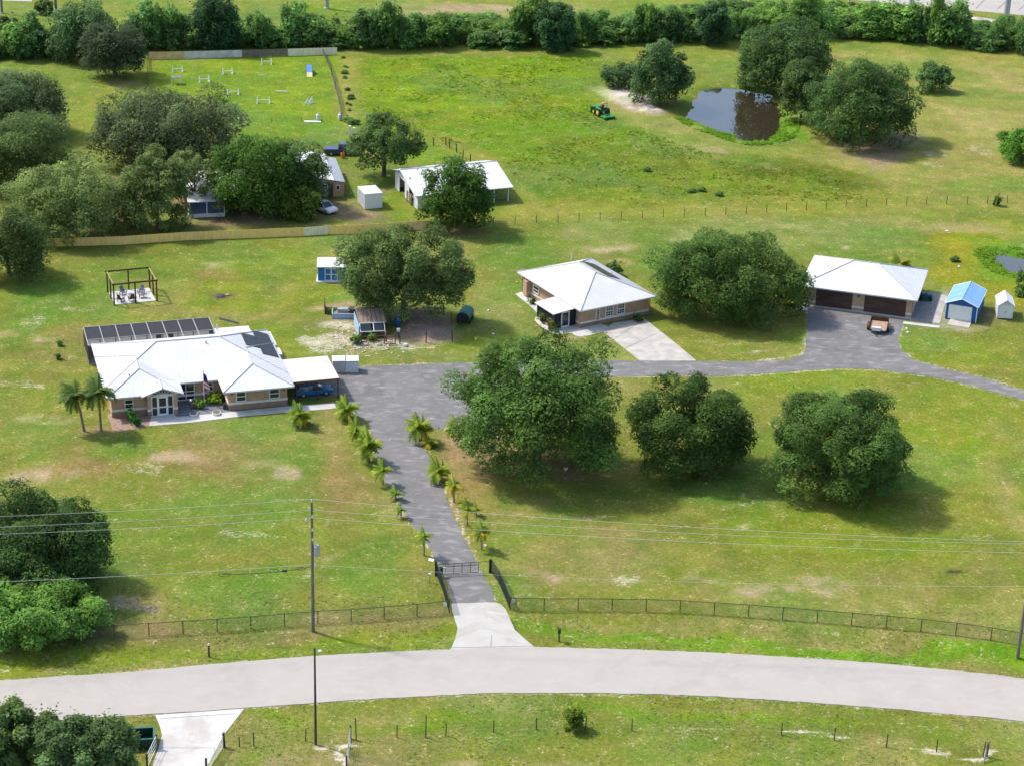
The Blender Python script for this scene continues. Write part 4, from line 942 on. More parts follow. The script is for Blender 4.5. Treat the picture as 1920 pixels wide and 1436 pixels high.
# glazed entry: screens either side of a white door, sunburst in the gable
ent = MB(); w0, w1 = 4.99, 7.49
ent.box(w0, w1, .05, .15, 2.36, 2.5).box(w0, w1, .05, .15, 0, .1)
for u in (w0, 5.62, 6.78, w1-.1): ent.box(u, u+.1, .048, .152, .1, 2.36)
eo = ent.box(w0+.1, 5.62, .052, .148, 1.0, 1.1).box(6.88, w1-.1, .052, .148, 1.0, 1.1).build('entry_frame', M['white'], house)
for (a, b_, c_, d) in ((5.09,5.62,.1,1.0),(5.09,5.62,1.1,2.36),(6.88,7.39,.1,1.0),(6.88,7.39,1.1,2.36)):
    MB().box(a, b_, .09, .11, c_, d).build('pane', M['glass'], eo)
dr = MB().box(5.72,5.86,.03,.1,.1,2.34).box(6.64,6.78,.03,.1,.1,2.34).box(5.86,6.64,.032,.098,.1,.3).box(5.86,6.64,.032,.098,2.2,2.34).box(5.86,6.64,.032,.098,1.02,1.16).build('door', M['white'], house)
for (c_, d) in ((.3,1.02),(1.16,2.2)): MB().box(5.86, 6.64, .055, .075, c_, d).build('pane', M['glass'], dr)
MB().cbox((6.70,.01,1.1),(.05,.05,.16)).build('handle', M['galv'], dr)
fan = MB()
for k in range(7):
    a = math.pi*(k+.5)/7; fan.tube([(6.24,-.0,2.56),(6.24+1.05*math.cos(a),-.0,2.56+.62*math.sin(a))], .035, 4)
fan.build('gable_fan', M['white'], house)
MB().yprism([(5.0,2.56),(7.5,2.56),(6.9,3.05),(6.24,3.22),(5.55,3.05)], .0, .018).build('gable_glass', M['glass'], house)
# solar collectors on the right slope
def slope_panel(parent, u0, u1, v0, v1, ur, m_='solar', lift=.09, ze=EA, pt=pit):
    z0, z1 = ze+pt*(ur-u0)+lift, ze+pt*(ur-u1)+lift; mb = MB(); t = .05
    top = [(u0,v0,z0),(u1,v0,z1),(u1,v1,z1),(u0,v1,z0)]; mb.quad(*top); bt = [(p[0],p[1],p[2]-t) for p in top]; mb.quad(*bt[::-1])
    for k in range(4): mb.quad(bt[k], bt[(k+1)%4], top[(k+1)%4], top[k])
    return mb.build('solar_panel', M[m_], parent)
for k in range(3): slope_panel(house, 17.35, 19.0, 8.9+1.27*k, 10.12+1.27*k, 21.2)
for k in range(6): slope_panel(house, 19.03, 20.95, 7.2+1.24*k, 8.4+1.24*k, 21.2)
slope_panel(house, 15.2, 17.6, 14.9, 15.5, 21.2, lift=.35)
for (u, v, z) in ((3.0,3.4,3.8),(14.6,13.0,5.0),(12.6,8.6,4.9)): MB().tube([(u,v,z-.4),(u,v,z+.28)], .09, 8).build('vent_pipe', M['ridge'], house)
# wall lamps by the right wing windows
for u in (14.1, 20.1): MB().cbox((u,-.30,2.05),(.12,.14,.26)).build('wall_lamp', M['darkframe'], house)

# ---- carport
cpo = thing('carport', 'flat grey white carport roof on posts joined to the right end of the main house', 'carport', hx, hy, HA)
MB().box(21.26, 26.75, .35, 7.15, 2.42, 2.56).build('roof', M['roofgrey'], cpo)
cs = MB()
for k in range(1, 5): cs.box(21.3+1.1*k-.03, 21.3+1.1*k+.03, .4, 7.1, 2.56, 2.585)
cs.build('roof_seam', M['offwhite'], cpo)
MB().box(21.26, 26.79, .30, .35, 2.36, 2.58).box(26.75, 26.8, .35, 7.15, 2.36, 2.58).build('fascia', M['rust'], cpo)
for u, v in ((21.75,.5),(24.2,.5),(26.6,.5),(26.6,6.9),(24.2,6.9)): MB().box(u-.06, u+.06, v-.06, v+.06, -.1, 2.42).build('post', M['darkframe'], cpo)
MB().box(21.3, 26.7, 7.05, 7.12, -.1, 1.1).build('back_wall', M['stucco'], cpo)

# ---- pool enclosure
pe = thing('pool_enclosure', 'long screened pool enclosure with grey frame behind the main house', 'pool enclosure', hx, hy, HA)
u0, u1, v0, v1, ph = -.3, 15.0, 16.45, 22.4, 2.45
MB().box(u0, u1, v0, v1, -.1, .06).build('deck', M['concrete'], pe)
MB().box(3.5, 11.5, 17.3, 20.2, .061, .075).build('pool_water', watermat('pool_water', (.10,.17,.19), .08, .2), pe)
bays = 7; bw = (u1-u0-2.0)/bays; us = [u0+bw*k for k in range(bays+1)]+[u1]
tm_ = bpy.data.materials.new('see_through_screen'); tm_.use_nodes = True
_n = tm_.node_tree.nodes; _l = tm_.node_tree.links; _b = _n['Principled BSDF']; _b.inputs['Base Color'].default_value = (.03,.031,.034,1); _b.inputs['Roughness'].default_value = .8
_t = _n.new('ShaderNodeBsdfTransparent'); _m = _n.new('ShaderNodeMixShader'); _m.inputs[0].default_value = .14
_l.new(_t.outputs[0], _m.inputs[1]); _l.new(_b.outputs[0], _m.inputs[2]); _l.new(_m.outputs[0], _n['Material Output'].inputs['Surface'])
M['seescreen'] = tm_
tp_ = bpy.data.materials.new('translucent_white_panel'); tp_.use_nodes = True
_n = tp_.node_tree.nodes; _l = tp_.node_tree.links; _b = _n['Principled BSDF']; _b.inputs['Base Color'].default_value = (.7,.7,.7,1); _b.inputs['Roughness'].default_value = .7
_t = _n.new('ShaderNodeBsdfTranslucent'); _t.inputs['Color'].default_value = (.75,.75,.75,1); _m = _n.new('ShaderNodeMixShader'); _m.inputs[0].default_value = .6
_l.new(_b.outputs[0], _m.inputs[1]); _l.new(_t.outputs[0], _m.inputs[2]); _l.new(_m.outputs[0], _n['Material Output'].inputs['Surface'])
M['panelwhite'] = tp_
vm = 18.3
for a, b_ in zip(us, us[1:]):
    MB().box(a+.04, b_-.04, v0+.1, vm-.04, ph+.012, ph+.018).build('screen_panel', M['seescreen'], pe)
    MB().box(a+.04, b_-.04, vm+.04, v1-.06, ph+.012, ph+.018).build('screen_panel', M['screen'], pe)
    MB().box(a+.04, b_-.04, v1-.003, v1, 1.15, ph-.05).build('wall_panel', M['panelwhite'], pe)
    MB().box(a+.04, b_-.04, v1-.003, v1, .1, 1.05).build('kick_panel', M['panelwhite'], pe)
for u in us: MB().box(u-.045, u+.045, v0, v1, ph, ph+.10).build('beam', M['greyframe'], pe)
for v in (v0+.05, vm, v1): MB().box(u0, u1, v-.04, v+.04, ph-.02, ph+.085).build('beam', M['greyframe'], pe)
for u in us: MB().box(u-.04, u+.04, v1-.05, v1+.03, 0, ph).build('post', M['darkframe'], pe)
for v in (v0+.1, vm):
    for u in (u0, u1): MB().box(u-.04, u+.04, v-.04, v+.04, 0, ph).build('post', M['darkframe'], pe)
MB().box(u0, u1, v1-.045, v1+.02, 1.05, 1.13).build('chair_rail', M['darkframe'], pe)
for u in (u0, u1): MB().box(u-.006, u+.006, v0, v1, .1, ph).build('screen_panel', M['screen'], pe)
for k, (u, v) in enumerate(((8.6,20.6),(10.1,20.9))):
    x_, y_ = rotv(HA, u, v); ch = thing('lounge_chair', ('dark lounge chair in the pool enclosure, left of two', 'dark lounge chair in the pool enclosure, right of two')[k], 'chair', hx+x_, hy+y_, HA)
    MB().cbox((0,0,.42),(.65,.7,.08)).build('seat', M['blackmetal'], ch); MB().cbox((0,.38,.85),(.65,.08,.9), rx=-.25).build('backrest', M['blackmetal'], ch)
    for sx in (-.28,.28):
        for sy in (-.28,.28): MB().box(sx-.025, sx+.025, sy-.025, sy+.025, .06, .38).build('leg', M['blackmetal'], ch)
for u, v, w, m_, lb in ((12.9,18.9,1.0,'mulgreen','green and yellow pool float leaning in the pool enclosure'),(14.1,18.7,.9,'blue','blue pool float leaning at the right end of the pool enclosure')):
    x_, y_ = rotv(HA, u, v); f = thing('pool_float', lb, 'pool float', hx+x_, hy+y_, HA)
    MB().cbox((0,0,.85),(w,.18,1.5), rx=-.3).build('float_body', M[m_], f, bevel=.06); MB().cbox((0,-.12,1.3),(w*.7,.2,.3), rx=-.3).build('headrest', M['yellow' if m_ == 'mulgreen' else 'carblue'], f, bevel=.04)

# ---- flagpole in the court
fx, fy = P(383, 759); zt = zat(fx, fy, 697)
fp = thing('flagpole', 'white flagpole with a limp striped flag in the front court', 'flagpole', fx, fy, 0)
MB().tube([(0,0,0),(0,0,zt)], [.05,.035], 8).build('pole', M['white'], fp); MB().blob((0,0,zt+.07), .09).build('finial', M['galv'], fp)
fl = MB()
def fold(k, t): return (.02+.62*k/8*(.55+.45*t)+0, .10*math.sin(k*1.5)*(1-.3*t), -1.25*t-.3*(k/8)**1.3*1.2)
flo = None
for j in range(9):
    z0, z1 = j/9, (j+1)/9
    for half in (0, 1):
        mb = MB(); ks = range(0, 4) if half == 0 else range(4, 8)
        for k in ks:
            a, b_, c_, d = fold(k, z0*1.6), fold(k+1, z0*1.6), fold(k+1, z1*1.6), fold(k, z1*1.6)
            mb.quad(*[(p[0], p[1], zt-.15+p[2]) for p in (a, b_, c_, d)])
        canton = (j < 4)
        if flo is None:
            flo = mb.build('flag', mat('flag_blue', (.02,.03,.10), .8), fp)
        else:
            mb.build('canton' if canton else 'stripe', M['flagb'] if canton else (M['flagr'] if j % 2 == 0 else M['white']), flo)
        if 'flagr' not in M: M['flagr'] = mat('flag_red', (.62,.09,.10), .8); M['flagb'] = flo.data.materials[0]

# ---- guest house
gx0, gy0 = P(1088.7, 583.7, EA); GA = math.radians(31.3)
gh = thing('guest_house', 'square tan guest house with white ribbed hip roof and a screened side porch', 'house', gx0, gy0, GA)
hip(gh, 0, 11.65, 0, 15.7, EA, .39, ribs=.42)
MB().box(.55, 11.05, .85, 14.9, -.2, EA-.05).build('wall', M['stucco'], gh)
MB().box(.50, 11.1, .80, .84, .52, .76).box(.5,.54,.84,14.9,.52,.76).box(11.06,11.1,.84,14.9,.52,.76).build('trim_band', M['trim'], gh)
MB().box(.53, 11.07, .83, .86, -.1, .518).build('plinth', M['plinth'], gh)
window(gh, 4.9, .82, .85, 1.2, 1.45, 1, 2, 3); window(gh, 6.65, .82, .85, 1.2, 1.45, 1, 2, 3)
gb = MB().box(2.85,3.45,.76,.85,.62,2.15).build('glass_block_window', M['trim'], gh)
for k in range(4): MB().box(2.95, 3.35, .745, .759, .7+.36*k, 1.0+.36*k).build('glass_block', M['grill'], gb)
window(gh, .52, 11.6, 1.0, 1.4, 1.0, 1, 2, ang=-math.pi/2)
MB().box(-.1, .5, 13.0, 13.9, .2, 2.2).build('utility_box', M['stucco2'], gh)
for (u, v) in ((.45,.78),(.45,14.95),(11.12,.78)): MB().tube([(u,v,0),(u,v,2.55)], .05, 6).build('downspout', M['plinth'], gh)
# porch
MB().quad((-3.05,1.55,2.25),(.2,1.55,2.5),(.2,6.2,2.5),(-3.05,6.2,2.25)).quad((-3.05,1.55,2.15),(-3.05,6.2,2.15),(.2,6.2,2.4),(.2,1.55,2.4)).quad((-3.05,1.55,2.15),(.2,1.55,2.4),(.2,1.55,2.5),(-3.05,1.55,2.25)).quad((-3.05,6.2,2.15),(-3.05,1.55,2.15),(-3.05,1.55,2.25),(-3.05,6.2,2.25)).build('porch_roof', M['roof'], gh)
for v in (1.9, 3.4, 4.9, 5.9): MB().box(-2.78, -2.66, v-.06, v+.06, 0, 2.15).build('porch_post', M['darkframe'], gh)
for u in (-1.75, -.42): MB().box(u-.06, u+.06, 1.84, 1.96, 0, 2.25).build('porch_post', M['darkframe'], gh)
MB().box(-2.72, -2.70, 1.95, 5.9, .1, 2.1).build('screen_panel', M['screen'], gh); MB().box(-2.68, -1.8, 1.89, 1.91, .1, 2.1).build('screen_panel', M['screen'], gh); MB().box(-.36, .54, 1.89, 1.91, .1, 2.2).build('screen_panel', M['screen'], gh)
MB().box(-2.8, -2.62, 1.95, 5.9, 0, .35).build('porch_sill', M['stucco2'], gh)
dr = MB().box(-1.66,-1.54,1.80,1.90,.05,2.15).box(-.6,-.48,1.80,1.90,.05,2.15).box(-1.54,-.6,1.802,1.898,.05,.25).box(-1.54,-.6,1.802,1.898,2.02,2.15).build('door', M['white'], gh)
MB().box(-1.54,-.6,1.84,1.86,.25,2.02).build('pane', M['glass'], dr); MB().cbox((-.66,1.78,1.05),(.05,.05,.2)).build('handle', M['galv'], dr)
for k in range(6): slope_panel(gh, 7.3, 9.3, 5.1+1.05*k, 6.1+1.05*k, 11.65, 'solar2', ze=EA, pt=.39)
for u, v, z in ((6.7,13.0,4.7),(8.6,6.2,4.0)): MB().tube([(u,v,z-.5),(u,v,z+.35)], .08, 8).build('vent_pipe', M['ridge'], gh)

# ---- garage
rx0, ry0 = P(1720.6, 564.3, 2.8); RA = math.radians(-16.1)
ga = thing('garage', 'wide garage with white hip roof and two brown double doors', 'garage', rx0, ry0, RA)
hip(ga, -15.4, 0, 0, 12.2, 2.8, .36)
MB().box(-14.7, -.7, .78, 11.5, -.2, 2.74).build('wall', M['stucco2'], ga)
MB().box(-8.42, -6.86, .70, .779, .42, .66).box(-1.44, -.66, .70, .779, .42, .66).box(-14.74, -13.22, .70, .779, .42, .66).build('trim_band', M['trim'], ga)
MB().box(-.698, -.64, .72, 11.5, .42, .66).build('trim_band', M['trim'], ga)
MB().box(-15.0, -.6, .30, .777, -.1, .055).build('door_sill', M['concrete'], ga)
for a, b_ in ((-13.2,-8.42),(-6.86,-1.44)):
    d = MB().box(a, b_, .765, .778, .06, 2.4).build('garage_door', M['darkframe'], ga)
    for k in range(4): MB().box(a+.02, b_-.02, .735, .764, .07+.585*k, .07+.585*k+.57).build('door_panel', M['garage_door'], d, bevel=.008)
MB().cbox((-7.64,.70,2.1),(.16,.14,.28)).build('wall_lamp', M['darkframe'], ga)
MB().tube([(-.62,.74,0),(-.62,.74,2.6)], .05, 6).build('downspout', M['plinth'], ga)

# ---- sheds
def shed(name, label, base_l, base_r, dpt, hw, hr, wall, roof, over=.16, trim='white', hipang=None):
    a, b_ = P(*base_l), P(*base_r); w = math.hypot(b_[0]-a[0], b_[1]-a[1]); an = math.atan2(b_[1]-a[1], b_[0]-a[0]) if hipang is None else hipang
    t = thing(name, label, 'shed', a[0], a[1], an)
    mb = MB().yprism([(0,.12),(w,.12),(w,hw),(w/2,hr-.06),(0,hw)], 0, dpt); mb.build('wall', M[wall], t)
    for s_ in (-1, 1):
        e = w/2+s_*(w/2+over); ez = hw-over*(hr-hw)/(w/2); o_ = -.18
        r = MB(); top = [(w/2,o_,hr),(e,o_,ez),(e,dpt+.15,ez),(w/2,dpt+.15,hr)]; r.quad(*top); r.quad(*[(p[0],p[1],p[2]-.05) for p in top])
        for k in range(4): p, q = top[k], top[(k+1)%4]; r.quad((p[0],p[1],p[2]-.05),(q[0],q[1],q[2]-.05),q,p)
        r.build('roof', M[roof], t)
        for yy in (o_-.012, dpt+.16): MB().tube([(w/2,yy,hr-.03),(e,yy,ez-.03)], .065, 4).build('rake_trim', M[trim], t)
        MB().tube([(e,o_,ez-.03),(e,dpt+.15,ez-.03)], .05, 4).build('eave_trim', M[trim], t)
    MB().tube([(w/2,-.18,hr+.01),(w/2,dpt+.15,hr+.01)], .05, 6).build('ridge_cap', M[roof], t)
    MB().box(.05, w-.05, .05, dpt-.05, -.05, .12).build('floor_base', M['postdark'], t)
    return t, w
bs, w = shed('blue_shed', 'tall blue shed with pale blue roof, white roll door and a ramp', (1771,598), (1829,607), 6.6, 2.35, 3.15, 'blue2', 'blueroof')
ds = MB().box(.38, w-.62, -.05, -.002, .16, 2.12).build('roll_door', M['offwhite'], bs)
for k in range(6): MB().box(.42, w-.66, -.064, -.051, .2+.32*k, .2+.32*k+.285).build('door_slat', M['white'], ds)
MB().quad((.75,-.03,.16),(w-.55,-.03,.16),(w-.5,-1.9,.03),(.65,-1.9,.03)).quad((.75,-.03,.02),(.65,-1.9,-.05),(w-.5,-1.9,-.05),(w-.55,-.03,.02)).quad((w-.55,-.03,.16),(w-.55,-.03,-.05),(w-.5,-1.9,-.05),(w-.5,-1.9,.03)).quad((.65,-1.9,.03),(w-.5,-1.9,.03),(w-.5,-1.9,-.05),(.65,-1.9,-.05)).build('ramp', M['concrete2'], bs)
for u in (.0, w): MB().box(u-.05, u+.05, -.055, .02, .12, 2.3).build('corner_trim', M['white'], bs)
ws, w = shed('white_shed', 'narrow white plastic shed right of the blue shed', (1869,598), (1898,600), 3.2, 2.0, 2.75, 'offwhite', 'white', over=.1)
wd = MB().box(.15, w/2-.01, -.04, -.002, .16, 1.95).build('door', M['white'], ws); MB().box(w/2-.1, w/2-.05, -.07, -.04, .9, 1.1).build('handle', M['grill'], wd)
wd = MB().box(w/2+.01, w-.15, -.04, -.002, .16, 1.95).build('door', M['white'], ws); MB().box(w/2+.05, w/2+.1, -.07, -.04, .9, 1.1).build('handle', M['grill'], wd)
# small blue shed by the oak: lean-to roof, french doors
a = P(596, 528); b_ = P(652, 529); an = .05
sb = thing('small_blue_shed', 'small bright blue shed with white glazed double doors beside the large oak', 'shed', a[0], a[1], an)
w, d_, h0, h1 = 3.6, 2.6, 2.15, 2.75
MB().xprism([(0,.1),(d_,.1),(d_,h1-.35),(d_*.45,h1),(0,h0)], 0, w).build('wall', M['blue'], sb)
MB().quad((-.12,-.2,h0-.06),(w+.12,-.2,h0-.06),(w+.12,d_*.45,h1+.04),(-.12,d_*.45,h1+.04)).quad((-.12,-.2,h0-.12),(-.12,d_*.45,h1-.02),(w+.12,d_*.45,h1-.02),(w+.12,-.2,h0-.12)).quad((-.12,-.2,h0-.12),(w+.12,-.2,h0-.12),(w+.12,-.2,h0-.06),(-.12,-.2,h0-.06)).build('roof', M['white'], sb)
MB().quad((-.12,d_*.45,h1+.04),(w+.12,d_*.45,h1+.04),(w+.12,d_+.15,h1-.36),(-.12,d_+.15,h1-.36)).quad((-.12,d_*.45,h1-.03),(-.12,d_+.15,h1-.42),(w+.12,d_+.15,h1-.42),(w+.12,d_*.45,h1-.03)).build('roof', M['white'], sb)
MB().box(-.2, w+.1, -.35, d_, 0, .1).build('floor_base', M['white'], sb)
for u in (.92, 1.78): window(sb, u+.43, -.03, .14, .86, 1.75, 1, 2, name='door', glass='blue')
MB().box(-.04, .04, -.03, .04, .1, h0-.1).build('corner_trim', M['white'], sb)

# ---- storage cabinets beside the carport
for k, (px_, lb) in enumerate(((636, 'white storage cabinet beside the carport, left of two'), (660, 'white storage cabinet beside the asphalt, right of two'))):
    x_, y_ = P(px_, 700); t = thing('storage_cabinet', lb, 'cabinet', x_, y_, .12, 'white cabinets next to the carport')
    MB().box(-.78, .78, 0, 1.5, .05, 1.55).build('cabinet_body', M['offwhite'], t, bevel=.02); MB().box(-.83, .83, -.06, 1.56, 1.552, 1.64).build('lid', M['white'], t, bevel=.015)
    for s_ in (-1, 1): MB().box(min(0,s_*.72)+.01, max(0,s_*.72)-.01, -.03, -.002, .12, 1.5).build('door', M['roofgrey' if k == 0 else 'offwhite'], t)

# ---- neighbours' barn
rp = (P(945*.2083+560, 425*.2083+230, 4.1), P(1760*.2083+560, 352*.2083+230, 4.1)); BA = math.atan2(rp[1][1]-rp[0][1], rp[1][0]-rp[0][0]); BL = math.hypot(rp[1][0]-rp[0][0], rp[1][1]-rp[0][1])
barn = thing('barn', 'white roofed open barn half hidden by the leafy tree', 'barn', rp[0][0], rp[0][1], BA)
fe, be = 7.2, 4.4
r = MB()
for (v, z) in ((-fe, 2.3), (be, 2.9)):
    r.quad((-.6,0,4.1),(BL+.4,0,4.1),(BL+.4,v,z),(-.6,v,z)); r.quad((-.6,0,4.0),(-.6,v,z-.1),(BL+.4,v,z-.1),(BL+.4,0,4.0)); r.quad((-.6,0,4.0),(-.6,0,4.1),(-.6,v,z),(-.6,v,z-.1)); r.quad((-.6,v,z-.1),(-.6,v,z),(BL+.4,v,z),(BL+.4,v,z-.1)); r.quad((BL+.4,0,4.0),(BL+.4,v,z-.1),(BL+.4,v,z),(BL+.4,0,4.1))
r.build('roof', M['roof'], barn); MB().tube([(-.6,0,4.12),(BL+.4,0,4.12)], .07, 6).build('ridge_cap', M['ridge'], barn)
rb = MB()
for k in range(int(BL/.8)): rb.tube([(.2+k*.8,0,4.11),(.2+k*.8,-fe,2.31)], .02, 4)
o = rb.build('roof_rib', M['roof'], barn); o['kind'] = 'stuff'
wl_ = MB().box(0, .1, -6.6, -4.6, 0, 2.35).box(0, .1, -2.6, -.6, 0, 3.8).box(0, .1, 2.0, 3.9, 0, 3.0).box(0, .1, -4.6, -2.6, 2.2, 2.9).box(0,.1,-.6,2.0,2.4,3.7)
wl_.box(0, BL*.35, -6.62, -6.5, 0, 2.2).box(0, BL, 3.9, 4.0, 0, 2.7).build('wall', M['offwhite'], barn)
MB().box(.3, BL*.7, -6.0, 3.8, .02, .05).build('floor', M['dirt'], barn)
for k in range(5): MB().box(BL*.36+k*BL*.155, BL*.36+k*BL*.155+.16, -6.7, -6.54, 0, 2.3).build('post', M['offwhite'], barn)
for k in range(5): MB().box(-.35+.02*k, -.29+.02*k, -4.6, -2.7, .25+.3*k, .38+.3*k).build('stall_rail', M['woodgrey'], barn)
for v in (-4.65, -2.65): MB().box(-.4, -.26, v-.07, v+.07, 0, 1.7).build('gate_post', M['woodgrey'], barn)
MB().box(BL*.36, BL, -6.6, -6.52, .5, .62).box(BL*.36, BL, -6.6, -6.52, 1.0, 1.12).build('stall_rail', M['woodgrey'], barn)
# ---- white container
a, b_ = P(684, 394), P(717, 391); an = math.atan2(b_[1]-a[1], b_[0]-a[0]); w = math.hypot(b_[0]-a[0], b_[1]-a[1])
ct = thing('storage_container', 'plain white box shaped container on the neighbour lawn', 'container', a[0], a[1], an)
MB().box(0, w, 0, 3.7, .05, 2.3).build('container_body', M['white'], ct); MB().box(-.05, w+.05, -.05, 3.75, 2.302, 2.38).build('roof', M['roof'], ct)
for k in range(2): MB().box(.04+k*w/2, w/2-.02+k*w/2, -.035, -.001, .12, 2.2).build('door', M['white'], ct)
cc = MB()
for k in range(10): cc.box(-.03, -.001, .2+.35*k, .36+.35*k, .15, 2.2)
cc.build('side_rib', M['offwhite'], ct)
# ---- mobile home with white roof behind the trees
a = P(627, 372)
mh = thing('mobile_home', 'narrow tan mobile home with white roof beside the deep green tree', 'mobile home', a[0], a[1], math.radians(12))
MB().box(-6.2, -.2, 0, 13, .3, 2.7).build('wall', M['stucco2'], mh); MB().yprism([(-6.5,2.7),(0,2.7),(0,2.85),(-3.2,3.25),(-6.5,2.85)], -.3, 13.3).build('roof', M['roof'], mh)
MB().quad((.02,.5,2.55),(1.7,.5,2.2),(1.7,12.5,2.2),(.02,12.5,2.55)).quad((.02,.5,2.48),(.02,12.5,2.48),(1.7,12.5,2.13),(1.7,.5,2.13)).build('lean_to_roof', M['galv'], mh)
for v in (.6, 4.5, 8.5, 12.4): MB().box(1.55, 1.65, v-.05, v+.05, 0, 2.15).build('post', M['woodgrey'], mh)
MB().box(-.199, 1.6, .6, .7, 0, 2.3).build('wall', M['stucco'], mh)
window(mh, -1.6, -.03, 1.3, 1.3, .9); MB().box(-.9, -.2, -.06, -.002, .3, 2.3).build('door', M['darkframe'], mh); window(mh, .6, .57, 1.0, .6, .8, 1, 1)
# ---- neighbour house
a = P(353, 377, 2.6)
nh = thing('neighbour_house', 'white roofed house almost covered by trees with a blue glazed corner porch', 'house', a[0], a[1], math.radians(14))
hip(nh, -1.0, 13.5, 2.6, 12.5, 2.7, .36, ribs=.9); MB().box(-.3, 12.9, 3.3, 11.8, -.2, 2.65).build('wall', M['stucco2'], nh)
MB().quad((-.1,-.3,2.45),(5.3,-.3,2.45),(5.3,3.2,2.9),(-.1,3.2,2.9)).quad((-.1,-.3,2.35),(-.1,3.2,2.8),(5.3,3.2,2.8),(5.3,-.3,2.35)).quad((-.1,-.3,2.35),(5.3,-.3,2.35),(5.3,-.3,2.45),(-.1,-.3,2.45)).build('porch_roof', M['roof'], nh)
for u in (.15, 2.6, 5.1): MB().box(u-.07, u+.07, -.07, .07, 0, 2.4).build('porch_post', M['white'], nh)
MB().box(.08, .22, 3.0, 3.14, 0, 2.6).build('porch_post', M['white'], nh)
bl = mat('blue_tinted_glass', (.035,.07,.16), .15, spec=.6)
MB().box(.22, 2.53, -.01, .01, .55, 2.3).build('porch_glass', bl, nh); MB().box(2.67, 5.03, -.01, .01, .55, 2.3).build('porch_glass', bl, nh); MB().box(.14, .16, .07, 3.0, .55, 2.3).build('porch_glass', M['glass'], nh)
MB().box(.08, 5.1, -.05, .05, 0, .55).box(.09, .21, .05, 3.0, 0, .55).build('porch_wall', M['white'], nh)
window(nh, 7.5, 3.27, .9, 1.4, 1.2)
sh = P(243, 405); t = thing('white_post', 'pale bare post standing under the trees left of the neighbour house', 'post', sh[0], sh[1]); MB().box(-.12,.12,-.12,.12,0,3.0).build('shaft', M['offwhite'], t); MB().box(-.7,.6,-.4,.4,3.0,3.12).build('cap', M['white'], t)
# ------------------------------------------------------------------ fences
def line_pts(px, spacing):
    w = PP(px); pts = [w[0]]; acc = 0.0
    segs = list(zip(w, w[1:])); tot = sum(math.hypot(b_[0]-a[0], b_[1]-a[1]) for a, b_ in segs); n = max(1, round(tot/spacing)); st = tot/n; tgt = st; run = 0.0
    out = [w[0]]
    for a, b_ in segs:
        l = math.hypot(b_[0]-a[0], b_[1]-a[1])
        while tgt <= run+l+1e-6 and len(out) <= n:
            t = (tgt-run)/l; out.append((a[0]+(b_[0]-a[0])*t, a[1]+(b_[1]-a[1])*t)); tgt += st
        run += l
    return out
def chainlink(name, label, px, h=1.3, spacing=3.2, pr=.045, mesh=.11, wr=.0048, post='fencewire', group=None, cat='chain link fence', rail=True):
    pts = line_pts(px, spacing); o0 = pts[0]; t = thing(name, label, cat, o0[0], o0[1], 0, group)
    pts = [(p[0]-o0[0], p[1]-o0[1]) for p in pts]
    pm = None
    for p in pts:
        zg = float(gz(np.array([p[0]+o0[0]]), np.array([p[1]+o0[1]]))[0])
        if pm is None: pm = MB().tube([(0,0,-.3),(0,0,h)], pr, 6).build('post', M[post], t); pm.location = (*p, zg); pm = pm.data
        else: inst('post', pm, t, (*p, zg))
    if rail:
        for a, b_ in zip(pts, pts[1:]): MB().tube([(*a, h-.04), (*b_, h-.04)], .034, 5).build('top_rail', M[post], t)
    w = MB()
    for a, b_ in zip(pts, pts[1:]):
        l = math.hypot(b_[0]-a[0], b_[1]-a[1]); dx, dy = (b_[0]-a[0])/l, (b_[1]-a[1])/l; n = int(l/mesh)
        for k in range(-int(h/mesh), n):
            for s_ in (1, -1):
                x0 = k*mesh; z0, z1 = .03, h-.05; xa, xb = x0, x0+h
                if s_ < 0: xa, xb = xb, xa
                # clip to the bay
                def cl(x_, z_, X2, Z2_):
                    if x_ < 0: f = (0-x_)/(X2-x_); return 0, z_+(Z2_-z_)*f
                    if x_ > l: f = (l-x_)/(X2-x_); return l, z_+(Z2_-z_)*f
                    return x_, z_
                if max(xa, xb) <= 0 or min(xa, xb) >= l: continue
                A = cl(xa, z0, xb, z1); B = cl(xb, z1, xa, z0)
                w.tube([(a[0]+dx*A[0], a[1]+dy*A[0], A[1]), (a[0]+dx*B[0], a[1]+dy*B[0], B[1])], wr, 3, cap=False)
    o = w.build('wire_mesh', M['fencewire'], t); o['kind'] = 'stuff'
    return t
chainlink('chain_link_fence', 'long dark chain link fence right of the gate along the road', [(956,1143),(1021,1144.5),(1093,1144),(1218,1145.5),(1289,1148),(1355,1153),(1424,1157),(1494,1163),(1562,1168),(1630,1174),(1701,1180),(1769,1187),(1841,1196),(1907,1208),(1990,1222)], 1.35)
chainlink('chain_link_fence', 'chain link fence left of the gate running behind the utility pole', [(842,1148),(779,1155),(712,1160),(643,1166),(573,1169),(503,1176),(433,1181),(362,1186),(290,1190),(218,1195),(150,1201)], 1.35)
chainlink('gate_wing_fence', 'short dark mesh fence right of the driveway gate', [(921,1072),(932,1085),(944,1112),(956,1143)], 1.5, 2.6, .045, .07, .006)
chainlink('gate_wing_fence', 'short dark mesh fence left of the driveway gate', [(819,1080),(828,1100),(835,1124),(842,1148)], 1.5, 2.6, .045, .07, .006)
for px_, py_, lb in ((834,1133,'small white sign panel on the left gate fence post'),(962,1126,'small white sign panel on the right gate fence post')):
    x_, y_ = P(px_, py_+16); t = thing('white_sign', lb, 'sign', x_, y_, .05); MB().box(-.16,.16,-.02,.0,.78,1.14).build('panel', M['white'], t); MB().tube([(0,.03,0),(0,.03,1.1)], .02, 5).build('stake', M['galv'], t)
